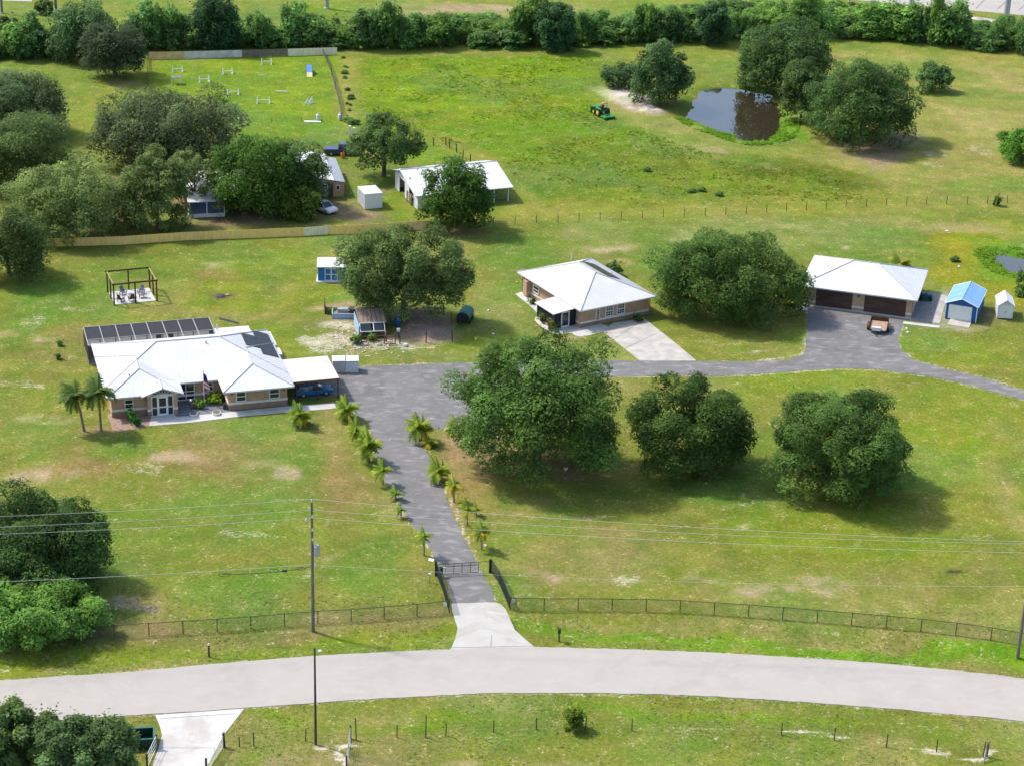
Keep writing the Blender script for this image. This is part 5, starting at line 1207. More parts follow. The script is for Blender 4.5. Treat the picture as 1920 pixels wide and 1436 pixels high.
def wirefence(name, label, px, posts=None, h=1.25, spacing=3.2, pr=.05, m_='postdark', nw=4, group=None, cat='wire fence', heights=None):
    pts = line_pts(px, spacing) if posts is None else PP(posts); o0 = pts[0]; t = thing(name, label, cat, o0[0], o0[1], 0, group); g = rnd(int(px[0][0]) if px else int(posts[0][0]))
    pts = [(p[0]-o0[0], p[1]-o0[1]) for p in pts]; pm = None
    for k, p in enumerate(pts):
        hh = h if heights is None else heights[k]
        o = MB().tube([(0,0,-.3),(0,0,hh)], [pr*1.1, pr], 6).build('post', M[m_], t) if pm is None or heights else inst('post', pm, t)
        pm = o.data; o.location = (*p, 0); o.rotation_euler = (g.uniform(-.04,.04), g.uniform(-.04,.04), 0)
    w = MB()
    for a, b_ in zip(pts, pts[1:]):
        for k in range(nw): z = h*(.25+.7*k/max(1, nw-1)); w.tube([(*a, z), (*b_, z)], .02 if 'agility' in name and h > 1 else .006, 3, cap=False)
    w.build('fence_wire', M['fencewire' if cat == 'wire fence' and 'agility' not in name else 'blackmetal'], t)
    return t
wirefence('wire_fence', 'long post and wire fence dividing the pasture from the homestead', [(925,423),(968,421),(1010,419),(1053,418),(1095,415),(1137,413),(1178,411),(1218,409),(1305,406),(1345,404),(1428,400),(1510,394),(1592,389),(1673,386),(1753,383),(1832,383),(1915,380),(2000,378)])
wirefence('wire_fence', 'bottom post and wire fence across the front of the photo', [], [(422,1400),(449,1399),(476,1398),(573,1389),(668,1386),(744.5,1382),(798,1382.5),(836,1378.6),(925.5,1372),(1005.7,1367),(1098,1367),(1184.6,1369),(1465,1377),(1564,1387),(1662,1400),(1755.6,1409),(1843,1419),(1960,1436)], heights=[1.5,1.0,1.35,1.2,2.2,1.25,2.25,1.25,1.2,1.2,1.3,1.2,1.25,1.25,1.35,1.25,1.6,1.3], h=1.15)
x_, y_ = P(1850, 1418); t = thing('brace_post', 'thick grey corner post at the right end of the bottom fence', 'post', x_, y_); MB().tube([(0,0,-.2),(0,0,1.55)], .1, 7).build('shaft', M['woodgrey'], t); MB().tube([(-.1,-.05,1.3),(-.45,-1.1,.0)], .06, 6).build('brace', M['woodgrey'], t)
wirefence('paddock_fence', 'short wooden post fence round the small paddock behind the barn', [], [(730,275),(778,274),(813,273),(836,272),(843,278),(856,286),(868,296),(882,304)], h=1.3, pr=.09)
wirefence('agility_fence', 'dark thin fence along the right side of the agility field', [], [(603,98),(613,118),(622,142),(629,168),(636,195),(641,226)], h=1.3, pr=.05, m_='blackmetal', nw=9)
wirefence('agility_fence', 'dark thin fence on the left side of the agility field', [], [(277,112),(277,140),(276,168),(276,190)], h=1.2, pr=.05, m_='blackmetal', nw=8)
wirefence('agility_fence', 'low dark wire fence at the near edge of the agility field', [], [(450,233),(510,232),(565,229),(603,229),(641,227)], h=.9, pr=.035, m_='blackmetal', nw=5)
def boardfence(name, label, px, mats, h=1.9, post='postdark', bw=.15):
    w = PP(px); t = thing(name, label, 'fence', w[0][0], w[0][1]); o0 = w[0]
    for k, (a, b_) in enumerate(zip(w, w[1:])):
        an = math.atan2(b_[1]-a[1], b_[0]-a[0]); l = math.hypot(b_[0]-a[0], b_[1]-a[1]); q = (a[0]-o0[0], a[1]-o0[1], 0)
        n = max(1, int(l/2.44))
        for j in range(n):
            p = MB(); s0 = l*j/n; s1 = l*(j+1)/n; nb_ = int((s1-s0)/bw)
            for i in range(nb_): p.box(s0+i*(s1-s0)/nb_+.004, s0+(i+1)*(s1-s0)/nb_-.004, -.012-.004*(i%2), .012, .04, h+.01*((i*7)%3))
            o = p.build('panel', M[mats[(k*3+j) % len(mats)] if len(mats) < len(px)-1 else mats[k]], t); o.location = q; o.rotation_euler = (0, 0, an)
            ps = MB().box(s0-.05, s0+.05, .013, .11, 0, h+.05).build('post', M[post], t); ps.location = q; ps.rotation_euler = (0, 0, an)
    return t
boardfence('board_fence', 'long tan privacy fence along the edge of the homestead lawn', [(88,464),(228,460),(344,452),(570,443),(615,440),(645,440),(686,437),(765,432),(830,429)], ['fencetan','fencetan','fencetan','fencetan2','fencetan','fencetan','fencetan','fencerust'], 1.25)
boardfence('board_fence', 'patchy tan and grey fence at the far end of the agility field', [(279,112),(345,111),(454,108),(540,106),(632,103)], ['fencerust','fencegrey','woodgrey','fencetan2'], 1.35)

# ------------------------------------------------------------------ driveway gate
a, b_ = P(817, 1079), P(897, 1074); an = math.atan2(b_[1]-a[1], b_[0]-a[0]); l = math.hypot(b_[0]-a[0], b_[1]-a[1])
t = thing('driveway_gate', 'black metal gate closed across the asphalt driveway', 'gate', a[0], a[1], an)
for u in (.0,): MB().box(u-.09, u+.09, -.09, .09, 0, 1.6).build('gate_post', M['blackmetal'], t)
MB().box(l+1.05, l+1.25, -.1, .1, 0, 1.45).build('gate_post', M['blackmetal'], t)
fr = MB()
for z in (.12, .95, 1.25): fr.tube([(.15,0,z),(l+1.0,0,z)] if z == 1.25 else [(.15,0,z),(l,0,z)], .03, 6)
for k in range(6): u = .15+(l-.15)*k/5; fr.tube([(u,0,.12),(u,0,1.25)], .028, 6)
fr.build('gate_frame', M['blackmetal'], t)
pk = MB(); n = int(l/.14)
for k in range(1, n): pk.tube([(k*l/n,0,.12),(k*l/n,0,1.25)], .009, 4)
pk.build('picket', M['blackmetal'], t)['kind'] = 'stuff'
MB().box(.15,.95,-.2,-.1,.85,.98).build('gate_opener', M['white'], t); MB().cbox((-.45,.1,1.75),(.55,.3,.05), rx=.5, rz=-.5).build('solar_panel', M['white'], t)
MB().box(.35,.65,-.45,-.15,.1,1.05).build('control_box', M['blackmetal'], t)
x_, y_ = P(806, 1092); t = thing('flood_lamp', 'small white lamp on a stake left of the driveway gate', 'lamp', x_, y_); MB().tube([(0,0,0),(0,0,.9)], .03, 6).build('stake', M['blackmetal'], t); MB().blob((0,0,1.0), (.15,.12,.1)).build('lamp_head', M['white'], t)

# ------------------------------------------------------------------ pipe gates of the bottom driveway
def pipegate(label, a_px, b_px, h, m_, rails):
    a, b_ = P(*a_px), P(*b_px); an = math.atan2(b_[1]-a[1], b_[0]-a[0]); l = math.hypot(b_[0]-a[0], b_[1]-a[1])
    t = thing('pipe_gate', label, 'gate', a[0], a[1], an)
    MB().tube([(0,0,.15),(0,0,h)], .03, 6).tube([(l,0,.15),(l,0,h)], .03, 6).tube([(0,0,h),(l,0,h)], .03, 6).tube([(0,0,.15),(l,0,.15)], .03, 6).tube([(l/2,0,.15),(l/2,0,h)], .025, 6).build('gate_frame', M[m_], t)
    for k in range(1, rails): z = .15+(h-.15)*k/rails; MB().tube([(0,0,z),(l,0,z)], .02, 5).build('rail', M[m_], t)
    for u in (-.12, l+.12): MB().box(u-.07, u+.07, -.07, .07, 0, h+.15).build('gate_post', M['postdark'], t)
    return t
pipegate('white pipe gate folded open along the right side of the bottom driveway', (418,1402), (388,1446), 1.25, 'white', 5)
pipegate('pale pipe gate folded open along the left side of the bottom driveway', (293,1404), (277,1438), 1.25, 'white', 3)
pipegate('small grey gate standing open by the tall post of the bottom fence', (657,1386), (650,1440), 1.2, 'galv', 4)
a, b_ = P(208, 1409), P(290, 1404); an = math.atan2(b_[1]-a[1], b_[0]-a[0]); w = math.hypot(b_[0]-a[0], b_[1]-a[1])
t = thing('open_container', 'long dark green open container beside the bottom driveway', 'container', a[0], a[1], an)
MB().box(0, w, 0, .07, .12, 1.0).box(0, w, 1.75, 1.82, .12, 1.0).box(0, .07, .07, 1.75, .12, 1.0).box(w-.07, w, .07, 1.75, .12, 1.0).box(.07, w-.07, .07, 1.75, .12, .2).build('container_body', M['dkgreen'], t)
MB().box(-.04, w+.04, -.05, .1, 1.002, 1.07).box(-.04, w+.04, 1.72, 1.87, 1.002, 1.07).box(-.04, .1, .1, 1.72, 1.002, 1.07).box(w-.1, w+.04, .1, 1.72, 1.002, 1.07).build('rim', M['teal'], t)
for k in range(5): MB().box(.4+k*(w-.9)/4, .5+k*(w-.9)/4, -.06, -.001, .12, 1.0).build('side_rib', M['dkgreen'], t)
for u in (.5, w-.5): MB().box(u-.1, u+.1, .1, 1.7, 0, .12).build('skid', M['blackmetal'], t)

# ------------------------------------------------------------------ poles and wires
def upole(name, label, base, top_py, r, top_x=None):
    x, y = P(*base); z = zat(x, y, top_py); t = thing(name, label, 'utility pole', x, y)
    MB().tube([(0,0,-.3),(0,0,z*.5),(0,0,z)], [r, r*.85, r*.62], 9).build('shaft', M['pole'], t); return t, x, y, z
pa, ax, ay, az = upole('utility_pole', 'grey wooden utility pole with transformer left of the driveway gate', (587,1182), 938, .17)
tr = MB().tube([(.42,-.05,az-5.6),(.42,-.05,az-5.5),(.42,-.05,az-4.6),(.42,-.05,az-4.52)], [.24,.29,.29,.2], 12).build('transformer', M['galv'], pa)
MB().tube([(.36,-.05,az-4.55),(.36,-.05,az-4.15)], [.06,.04], 6).build('bushing', M['white'], tr); MB().tube([(.0,-.02,az-5.0),(.2,-.04,az-5.0)], .05, 5).build('bracket', M['blackmetal'], pa)
for z, u in ((az+.05,0),(az-1.55,.05),(az-2.9,.05),(az-3.9,.05)): MB().tube([(u,-.1,z-.15),(u,-.1,z+.14)], [.07,.05], 6).build('insulator', M['white'], pa)
MB().tube([(-.55,-.05,az-1.9),(.0,-.05,az-1.7)], .03, 5).build('arm', M['galv'], pa); MB().blob((-.5,-.1,az-1.95), (.12,.12,.2)).build('fuse_switch', M['offwhite'], pa)
MB().tube([(.25,-.05,az-6.7),(.25,-.05,az-6.4)], .1, 6).build('meter_can', M['white'], pa)
pb, bx_, by_, bz = upole('utility_pole', 'utility pole cut by the right edge of the photo', (1908,1230), 1015, .17)
MB().tube([(.0,-.1,bz-.1),(-.25,-.1,bz+.05)], .05, 6).build('insulator', M['white'], pb); MB().box(-.5, .5, -.05, .05, bz-.6, bz-.48).build('crossarm', M['pole'], pb)
for u in (-.4,.4): MB().tube([(u,0,bz-.48),(u,0,bz-.25)], .05, 6).build('insulator', M['white'], pb)
sx_, sy_ = P(592, 1395); sz = zat(sx_, sy_, 1214)
t = thing('street_lamp', 'slim dark lamp pole on the near verge with a small white lamp', 'street lamp', sx_, sy_)
MB().tube([(0,0,-.3),(0,0,sz)], [.12,.075], 8).build('pole', M['postdark'], t); MB().tube([(0,0,sz-.25),(.35,.1,sz-.3)], .03, 5).build('arm', M['galv'], t); MB().blob((.42,.1,sz-.36), (.2,.15,.13)).build('lamp_head', M['white'], t)
def wire(label, A, B, sag, r=.017, m_='wire', n=24):
    A, B = Vector(A), Vector(B); pts = [A.lerp(B, k/n)-Vector((0,0,sag*4*(k/n)*(1-k/n))) for k in range(n+1)]
    o = MB().tube([p-A for p in pts], r, 4).build('overhead_wire', M[m_]); o.location = A; return setp(o, label, 'wire')
lx, ly = P(-560, 1262)
dzl = [zat(*P(-560, 1262), y) for y in (982, 1001, 1013)]
for (z, zl, lb) in ((az+.15, dzl[0], 'topmost'), (az-.95, dzl[1], 'second'), (az-1.75, dzl[2], 'third')):
    wire('%s pale power line running left from the transformer pole' % lb, (ax, ay, z), (lx, ly, zl), .5)
wire('lowest power line crossing in front of the dark roadside tree', (ax-.05, ay, az-6.55), (lx, ly, zat(lx, ly, 1104)), .5, .02)
rx_, ry_ = bx_, by_
for (z, zr_, lb) in ((az+.15, bz-.02, 'topmost'), (az-.95, bz-.25, 'middle'), (az-1.75, bz-1.15, 'lowest')):
    wire('%s pale power line running right from the transformer pole' % lb, (ax, ay, z), (rx_, ry_, zr_), .55)
wire('faint service line running low to the right of the transformer pole', (ax, ay, az-6.6), (rx_, ry_, bz-4.6), .6, .012)
# slack cable with loops hanging on the low line
zc = az-6.8; u1_, u2_ = P(555, 1178), P(420, 1189)
cb = MB(); A, B = Vector((ax-.1, ay, zc)), Vector((P(420,1187)[0], P(420,1187)[1], zc-.5))
cb.tube([A.lerp(B, k/14)-Vector((0,0,.25*4*(k/14)*(1-k/14))) for k in range(15)], .03, 5)
for f, rr in ((.12,.28),(.42,.3),(.98,.34)):
    c_ = A.lerp(B, f)-Vector((0,0,.1)); cb.tube([c_+Vector((rr*math.cos(q*.523)*1.6, 0, rr*.55*math.sin(q*.523))) for q in range(13)], .028, 4, cap=False)
cb.cbox(tuple(A.lerp(B, .3)-Vector((0,0,.2))), (.45,.18,.18)); cb.V = [(v[0]-A.x, v[1]-A.y, v[2]-A.z) for v in cb.V]
o = cb.build('cable_loop', M['cable']); o.location = A; setp(o, 'black slack cable with loops hanging left of the transformer pole', 'cable')
# transmission poles at the far edge
for base, w, lb in (((1886,40), 1.0,'thick pale transmission pole at the top right corner'), ((1708,18), .9,'grey transmission pole beside the far lot'), ((613,17), .65,'pale pole on the far green strip at top centre left'), ((1568,20), .75,'twin pale pole right one behind the hedgerow'), ((1560,18), .6,'twin pale pole left one behind the hedgerow'), ((105,20), .45,'brown pole beside the lone bush at the top left'), ((4,26), .4,'pole cut by the top left edge')):
    x, y = P(*base); t = thing('transmission_pole', lb, 'pole', x, y); h_ = 26 if w > .5 else 14
    MB().tube([(0,0,-.3),(0,0,h_)], [w*.62, w*.4], 12).build('shaft', M['galv'] if w > .5 else M['pole'], t); MB().tube([(0,0,-.2),(0,0,.3)], w*.9, 12).build('base_plate', M['concrete'], t)
x, y = P(105, 117); t = thing('field_post', 'thin wooden post before the far tree line at left', 'post', x, y); MB().tube([(0,0,-.2),(0,0,5.0)], .1, 7).build('shaft', M['pole'], t)
# mailboxes
x, y = P(1048, 1202); t = thing('mailbox', 'black mailbox on a post by the swale right of the apron', 'mailbox', x, y, .02)
MB().box(-.06,.06,-.06,.06,-.2,.95).build('post', M['blackmetal'], t); MB().xprism([(-.28,.98),(.28,.98),(.28,1.2),(.2,1.33),(0,1.38),(-.2,1.33),(-.28,1.2)], -.13, .13).build('box', M['blackmetal'], t); MB().box(.14,.16,-.1,.0,1.2,1.42).build('signal_flag', M['red'], t)
x, y = P(392, 1231); t = thing('marker_post', 'dark marker post with white cap on the left road verge', 'post', x, y); MB().tube([(0,0,-.2),(0,0,1.25)], .09, 8).build('shaft', M['postdark'], t); MB().tube([(0,0,1.25),(0,0,1.42)], [.1,.06], 8).build('cap', M['white'], t)

# ------------------------------------------------------------------ pergola with seating
pw = PP([(214.5,573),(295,565),(198,549),(275.5,536.5)]); PA = math.atan2(pw[1][1]-pw[0][1], pw[1][0]-pw[0][0])
per = thing('pergola', 'open brown timber pergola frame over a pale square patio', 'pergola', pw[0][0], pw[0][1], PA)
W_, D_, H_ = 5.5, 4.9, 2.75
for u, v in ((0,0),(W_/2,0),(W_,0),(0,D_),(W_/2,D_),(W_,D_),(0,D_/2),(W_,D_/2)): MB().box(u-.085, u+.085, v-.085, v+.085, 0, H_).build('post', M['wood'], per)
for v in (0, D_): MB().box(-.2, W_+.2, v-.06, v+.06, H_, H_+.2).build('beam', M['wood'], per)
for u in (0, W_): MB().box(u-.055, u+.055, .061, D_-.061, H_+.01, H_+.15).build('beam', mat('pale_timber', (.33,.25,.11), .8), per)
x_, y_ = rotv(PA, .12, .1); pat = MB().box(.1, W_-.12, .12, D_-.15, -.1, .07).build('patio', M['drive2']); pat.location = (pw[0][0], pw[0][1], 0); pat.rotation_euler = (0,0,PA); setp(pat, kind='structure')
def adiron(u, v, r, m_, lb):
    x_, y_ = rotv(PA, u, v); t = thing('patio_chair', lb, 'chair', pw[0][0]+x_, pw[0][1]+y_, PA+r, 'chairs round the fire pit', z=.07)
    MB().cbox((0,0,.36),(.6,.6,.05), rx=.15).build('seat', M[m_], t)
    for k in range(5): MB().cbox((-.22+.11*k,.36,.72),(.095,.03,.85), rx=-.35).build('back_slat', M[m_], t)
    for s_ in (-1, 1):
        MB().box(s_*.36-.06, s_*.36+.06, -.35, .38, .55, .59).build('armrest', M[m_], t)
        for v_ in (-.28,.28): MB().box(s_*.33-.03, s_*.33+.03, v_-.04, v_+.04, 0, .55).build('leg', M[m_], t)
adiron(1.0, .9, 2.3, 'plbrown', 'dark brown patio chair at the front left of the fire pit'); adiron(2.35, .75, 3.3, 'plbrown', 'dark brown patio chair in front of the fire pit by the middle post')
adiron(1.75, 3.3, .4, 'grill', 'grey patio chair at the back left of the fire pit'); adiron(4.0, 2.9, -.6, 'grill', 'grey patio chair at the back right of the fire pit'); adiron(3.8, 1.6, -1.7, 'grill', 'grey patio chair at the right of the fire pit')
x_, y_ = rotv(PA, 2.5, 2.1); t = thing('fire_pit', 'low round fire pit in the middle of the patio', 'fire pit', pw[0][0]+x_, pw[0][1]+y_, 0, z=.07)
MB().tube([(0,0,.22),(0,0,.38),(0,0,.44)], [.35,.5,.52], 14).build('bowl', M['white'], t); MB().tube([(0,0,.44),(0,0,.47)], [.46,.4], 12).build('ash', M['grill'], t)
for k in range(3): MB().tube([(.3*math.cos(k*2.1),.3*math.sin(k*2.1),0),(.3*math.cos(k*2.1),.3*math.sin(k*2.1),.28)], .025, 5).build('leg', M['blackmetal'], t)

# ------------------------------------------------------------------ chicken coop and pen
a, b_ = P(681, 637), P(724, 635); an = math.atan2(b_[1]-a[1], b_[0]-a[0]); w = math.hypot(b_[0]-a[0], b_[1]-a[1])
co = thing('chicken_coop', 'ramshackle coop with rusty tin roof and blue white window frame under the oak', 'coop', a[0], a[1], an)
MB().quad((-.4,1.2,1.75),(w+.2,1.2,1.75),(w+.1,4.0,2.5),(-.5,4.0,2.5)).quad((-.4,1.2,1.68),(-.5,4.0,2.43),(w+.1,4.0,2.43),(w+.2,1.2,1.68)).quad((-.4,1.2,1.68),(w+.2,1.2,1.68),(w+.2,1.2,1.75),(-.4,1.2,1.75)).build('roof', M['tin'], co)
MB().quad((-.45,4.02,2.5),(w+.1,4.02,2.5),(w,5.6,2.1),(-.5,5.6,2.1)).quad((-.45,4.02,2.44),(-.5,5.6,2.04),(w,5.6,2.04),(w+.1,4.02,2.44)).build('roof', M['tin'], co)
for k in range(7):
    u = -.3+k*(w+.4)/6; MB().tube([(u,1.2,1.77),(u,4.0,2.52)], .025, 4).build('roof_batten', M['rust'], co)
lb = mat('pale_blue_paint', (.30,.43,.58), .7, 0, .15)
MB().box(-.5, -.42, .4, 5.4, 0, 1.6).build('side_wall', lb, co); MB().box(w+.05, w+.13, 1.3, 5.4, 0, 1.7).build('side_wall', M['postdark'], co); MB().box(-.4, w+.03, 5.3, 5.38, 0, 2.0).build('back_wall', M['postdark'], co)
wf = MB()
for u in (-.3, w/2-.05, w-.12): wf.tube([(u,1.15,1.72),(u,.1,1.0)], .06, 4)
wf.tube([(-.3,1.15,1.72),(w-.1,1.15,1.72)], .06, 4).tube([(-.3,.1,1.0),(w-.1,.1,1.0)], .06, 4).tube([(w-.1,.1,1.0),(w-.1,.1,.2)], .05, 4)
wf = wf.build('window_frame', M['offwhite'], co)
for k in range(2): u = -.24+k*(w/2+.07); MB().quad((u,1.12,1.69),(u+w/2-.15,1.12,1.69),(u+w/2-.15,.13,1.01),(u,.13,1.01)).build('pane', M['glass'], wf)
MB().box(-.4, w, .1, .2, 0, .9).build('front_wall', M['postdark'], co)
for u in (-.35, w-.1): MB().box(u-.07, u+.07, -1.1, -.96, 0, 1.3).build('post', M['rust'], co)
MB().box(-.4, w, -1.05, -1.0, .1, .2).box(-.4, w, -1.05, -1.0, .75, .83).build('run_rail', M['rust'], co)
t = thing('raised_bed', 'blue grey raised planter bed left of the coop', 'planter', *P(622,598), .04)
MB().box(0,3.2,0,.12,0,.7).box(0,3.2,2.2,2.32,0,.7).box(0,.12,.12,2.2,0,.7).box(3.08,3.2,.12,2.2,0,.7).build('frame', lb, t); MB().box(.12,3.08,.12,2.2,.1,.5).build('soil', M['dirt'], t)
MB().box(.7,2.0,.9,1.5,.5,.95).build('trough', M['galv'], t); MB().box(2.2,2.9,.6,1.7,.5,1.1).build('bin', M['postdark'], t)
t = thing('timber_wall', 'dark leaning timber wall at the left end of the planter', 'wall', *P(610,590), 1.7); MB().box(0,2.8,-.08,.08,0,.8).build('plank', M['wood'], t); MB().box(0,2.8,-.06,.06,.802,1.25).build('plank', M['wood'], t)
# pen gate, posts, barrel
ga_, gb_ = P(721,646), P(741,646); an = math.atan2(gb_[1]-ga_[1], gb_[0]-ga_[0]); w = math.hypot(gb_[0]-ga_[0], gb_[1]-ga_[1])
t = thing('pen_gate', 'rusty brown gate frame in front of the coop', 'gate', ga_[0], ga_[1], an)
for u in (0, w): MB().box(u-.07,u+.07,-.07,.07,0,1.6).build('gate_post', M['rust'], t)
MB().box(.07,w-.07,-.04,.04,.05,.15).box(.07,w-.07,-.04,.04,.95,1.05).build('gate_rail', M['rust'], t)
for k in range(4): MB().box(.2+k*w*.2,.24+k*w*.2,-.03,.03,.15,.95).build('gate_bar', M['rust'], t)
wirefence('pen_fence', 'dark posts and wire along the front of the dirt pen', [], [(750,645),(799,643),(848,641),(846,608),(832,590)], h=1.55, pr=.075, m_='postdark', nw=5)
x, y = P(745, 612); t = thing('barrel', 'bright blue plastic barrel beside the coop', 'barrel', x, y); MB().tube([(0,0,.25),(0,0,.4),(0,0,.75),(0,0,1.1),(0,0,1.2)], [.36,.42,.44,.42,.36], 14).build('drum', M['carblue'], t, smooth=False); MB().tube([(0,0,0),(0,0,.25)], .4, 10).build('stand', M['postdark'], t)
for px_, py_, lb_ in ((747,634,'white tub on a post in the pen'), (760,650,'white bucket at the foot of the pen fence'), (686,648,'pale rubble piece at the left front of the run'), (711,648,'pale rubble piece at the right front of the run')):
    x, y = P(px_, py_); t = thing('bucket' if 'rubble' not in lb_ else 'rubble', lb_, 'bucket' if 'rubble' not in lb_ else 'rubble', x, y)
    if 'rubble' in lb_: MB().blob((0,0,.12),(.4,.25,.22), 6, 4).build('stone', M['sand'], t)
    else: z0 = .9 if 'post' in lb_ else 0; MB().tube([(0,0,z0),(0,0,z0+.35)], [.18,.24], 10).build('tub', M['white'], t); (MB().box(-.06,.06,-.06,.06,0,.9).build('post', M['postdark'], t) if z0 else MB().tube([(-.22,0,.35),(0,0,.55),(.22,0,.35)], .015, 4).build('handle', M['galv'], t))
# green covered cart
x, y = P(866, 611); t = thing('covered_cart', 'dark green covered cart standing right of the dirt pen', 'cart', x, y, 1.35)
prof = [(-.8,.62),(.8,.62),(.85,1.15),(.6,1.5),(.25,1.66),(-.25,1.66),(-.6,1.5),(-.85,1.15)]
MB().xprism(prof, .3, 2.9).build('cover', M['teal'], t); MB().xprism([(p[0]*.94, .7+(p[1]-.7)*.94) for p in prof], .2, .298).build('end_panel', M['blackmetal'], t)
MB().box(.2,3.0,-.8,.8,.5,.618).build('frame', M['blackmetal'], t)
for u in (1.0, 2.3):
    for v in (-.78,.78): MB().wheel((u,v,.33),.33,.2,'y').build('wheel', M['rubber'], t)
MB().tube([(.2,0,.55),(-.7,0,.35)], .05, 6).build('tongue', M['blackmetal'], t)

# ------------------------------------------------------------------ vehicles
def car(name, label, x, y, rot, paint, L_=4.5, W_=1.8, H_=1.5, kind='suv', cat='car'):
    t = thing(name, label, cat, x, y, rot); h0, h1 = .32, H_*.58
    if kind == 'truck': prof = [(-L_/2,h0),(L_/2,h0),(L_/2,h1*.98),(L_/2-1.1,h1+.06),(L_/2-1.15,h1+.06),(-.55,h1+.06),(-.55,h1+.02),(-L_/2,h1+.02)]
    else: prof = [(-L_/2,h0+.05),(-L_/2+.12,h0),(L_/2-.12,h0),(L_/2,h0+.08),(L_/2-.03,h1*.86),(L_/2-.9,h1+.02),(-L_/2+.1,h1+.04),(-L_/2,h1*.9)]
    b_ = MB().yprism(prof, -W_/2, W_/2).build('body', M[paint], t, bevel=.05)
    c0, c1, r0, r1 = (-.55, L_/2-1.15, -.3, L_/2-1.85) if kind == 'truck' else (-L_/2+.1, L_/2-1.05, -L_/2+.5, L_/2-1.85)
    ww = W_/2-.06; wt = W_/2-.22; V = [(c0,-ww,h1),(c1,-ww,h1),(c1,ww,h1),(c0,ww,h1),(r0,-wt,H_),(r1,-wt,H_),(r1,wt,H_),(r0,wt,H_)]
    cb = MB(); cb.V = V; cb.F = [(0,1,5,4),(1,2,6,5),(2,3,7,6),(3,0,4,7)]; cb.build('window_glass', M['glass'], t)
    MB().quad((r0-.04,-wt-.02,H_+.002),(r1+.04,-wt-.02,H_+.002),(r1+.04,wt+.02,H_+.002),(r0-.04,wt+.02,H_+.002)).quad((r0-.04,-wt-.02,H_-.05),(r0-.04,wt+.02,H_-.05),(r1+.04,wt+.02,H_-.05),(r1+.04,-wt-.02,H_-.05)).quad((r0-.04,-wt-.02,H_-.05),(r1+.04,-wt-.02,H_-.05),(r1+.04,-wt-.02,H_+.002),(r0-.04,-wt-.02,H_+.002)).quad((r0-.04,wt+.02,H_-.05),(r0-.04,wt+.02,H_+.002),(r1+.04,wt+.02,H_+.002),(r1+.04,wt+.02,H_-.05)).build('roof', M[paint], t)
    for s_ in (-1, 1):
        for (p, q) in (((c0,ww),(r0,wt)),((c1,ww),(r1,wt)),(((c0+c1)/2,ww),((r0+r1)/2,wt))): MB().tube([(p[0],s_*p[1],h1),(q[0],s_*q[1],H_-.02)], .05, 4).build('pillar', M[paint], t)
    for sx in (-L_*.3, L_*.31):
        for s_ in (-1, 1):
            wv = MB().wheel((sx, s_*(W_/2-.1), .33), .33, .22, 'y').build('wheel', M['rubber'], t); MB().wheel((sx, s_*(W_/2+.005), .33), .19, .03, 'y', 10).build('rim', M['galv'], wv)
    for s_ in (-1, 1):
        MB().cbox((L_/2-.03, s_*(W_/2-.3), h1*.78),(.08,.34,.14)).build('headlight', M['white'], t); MB().cbox((-L_/2+.01, s_*(W_/2-.2), h1*.85),(.06,.2,.22)).build('tail_light', M['red'], t)
    return t
x_, y_ = rotv(HA, 24.0, 2.2); car('parked_car', 'bright blue car parked under the carport', hx+x_, hy+y_, HA+.03, 'carblue', 4.4, 1.75, 1.35)
x, y = P(606, 396); car('parked_car', 'white car half hidden by the round bush', x, y, -.75, 'carwhite', 4.6, 1.85, 1.5)
x, y = P(641, 290); car('parked_truck', 'dark navy pickup truck behind the mobile home', x, y, .05, 'carnavy', 5.4, 1.95, 1.85, 'truck', 'truck')
x, y = P(643, 297); t = thing('orange_barrel', 'small orange item beside the navy truck', 'barrel', x, y); MB().tube([(0,0,0),(0,0,.2),(0,0,.8),(0,0,.9)], [.3,.34,.34,.28], 10).build('drum', M['orange'], t); MB().tube([(0,0,.9),(0,0,.96)], .25, 10).build('lid', M['blackmetal'], t)
x, y = P(397, 402); t = thing('dark_trailer', 'dark low trailer parked before the neighbour house', 'trailer', x, y, .3); MB().box(-1.4,1.4,-.8,.8,.45,.95).build('bed', M['blackmetal'], t); MB().tube([(1.4,0,.5),(2.4,0,.4)], .05, 5).build('tongue', M['galv'], t)
for v in (-.9,.9): MB().wheel((0,v,.33),.33,.2,'y').build('wheel', M['rubber'], t)
# trailer on the asphalt
x, y = P(1647, 618); t = thing('utility_trailer', 'low utility trailer with tan plank deck on the garage asphalt', 'trailer', x, y, RA+.06)
MB().box(-1.12,1.12,-1.55,1.55,.46,.54).build('bed_frame', M['blackmetal'], t)
for k in range(7): MB().box(-1.05+.3*k+.006, -1.05+.3*(k+1)-.006, -1.5, 1.5, .541, .585).build('deck_plank', M['deck'], t)
for s_ in (-1, 1):
    MB().box(min(s_*1.1,s_*1.16), max(s_*1.1,s_*1.16), -1.5, 1.5, .6, .85).build('side_rail', M['blackmetal'], t)
    for v in (-.42,.42):
        wv = MB().wheel((s_*1.32,v,.34),.34,.22,'x').build('wheel', M['rubber'], t); MB().wheel((s_*1.435,v,.34),.18,.02,'x',10).build('rim', M['offwhite'], wv)
    fd = MB()
    pr_ = [(.95*math.cos(math.pi*k/8), .42+.36*math.sin(math.pi*k/8)) for k in range(9)]
    for k in range(8): (a0, z0), (a1, z1) = pr_[k], pr_[k+1]; fd.quad((s_*1.19,a0,z0+.02),(s_*1.46,a0,z0+.02),(s_*1.46,a1,z1+.02),(s_*1.19,a1,z1+.02))
    fd.build('fender', M['wood'], t)
MB().box(-1.12,1.12,1.56,1.66,.5,1.15).build('tail_ramp', M['wood'], t)
MB().box(-.75,.35,-1.95,-1.56,.5,.95).build('tool_box', M['white'], t); MB().box(.4,.95,-1.8,-1.56,.5,.62).build('front_plank', M['deck'], t)
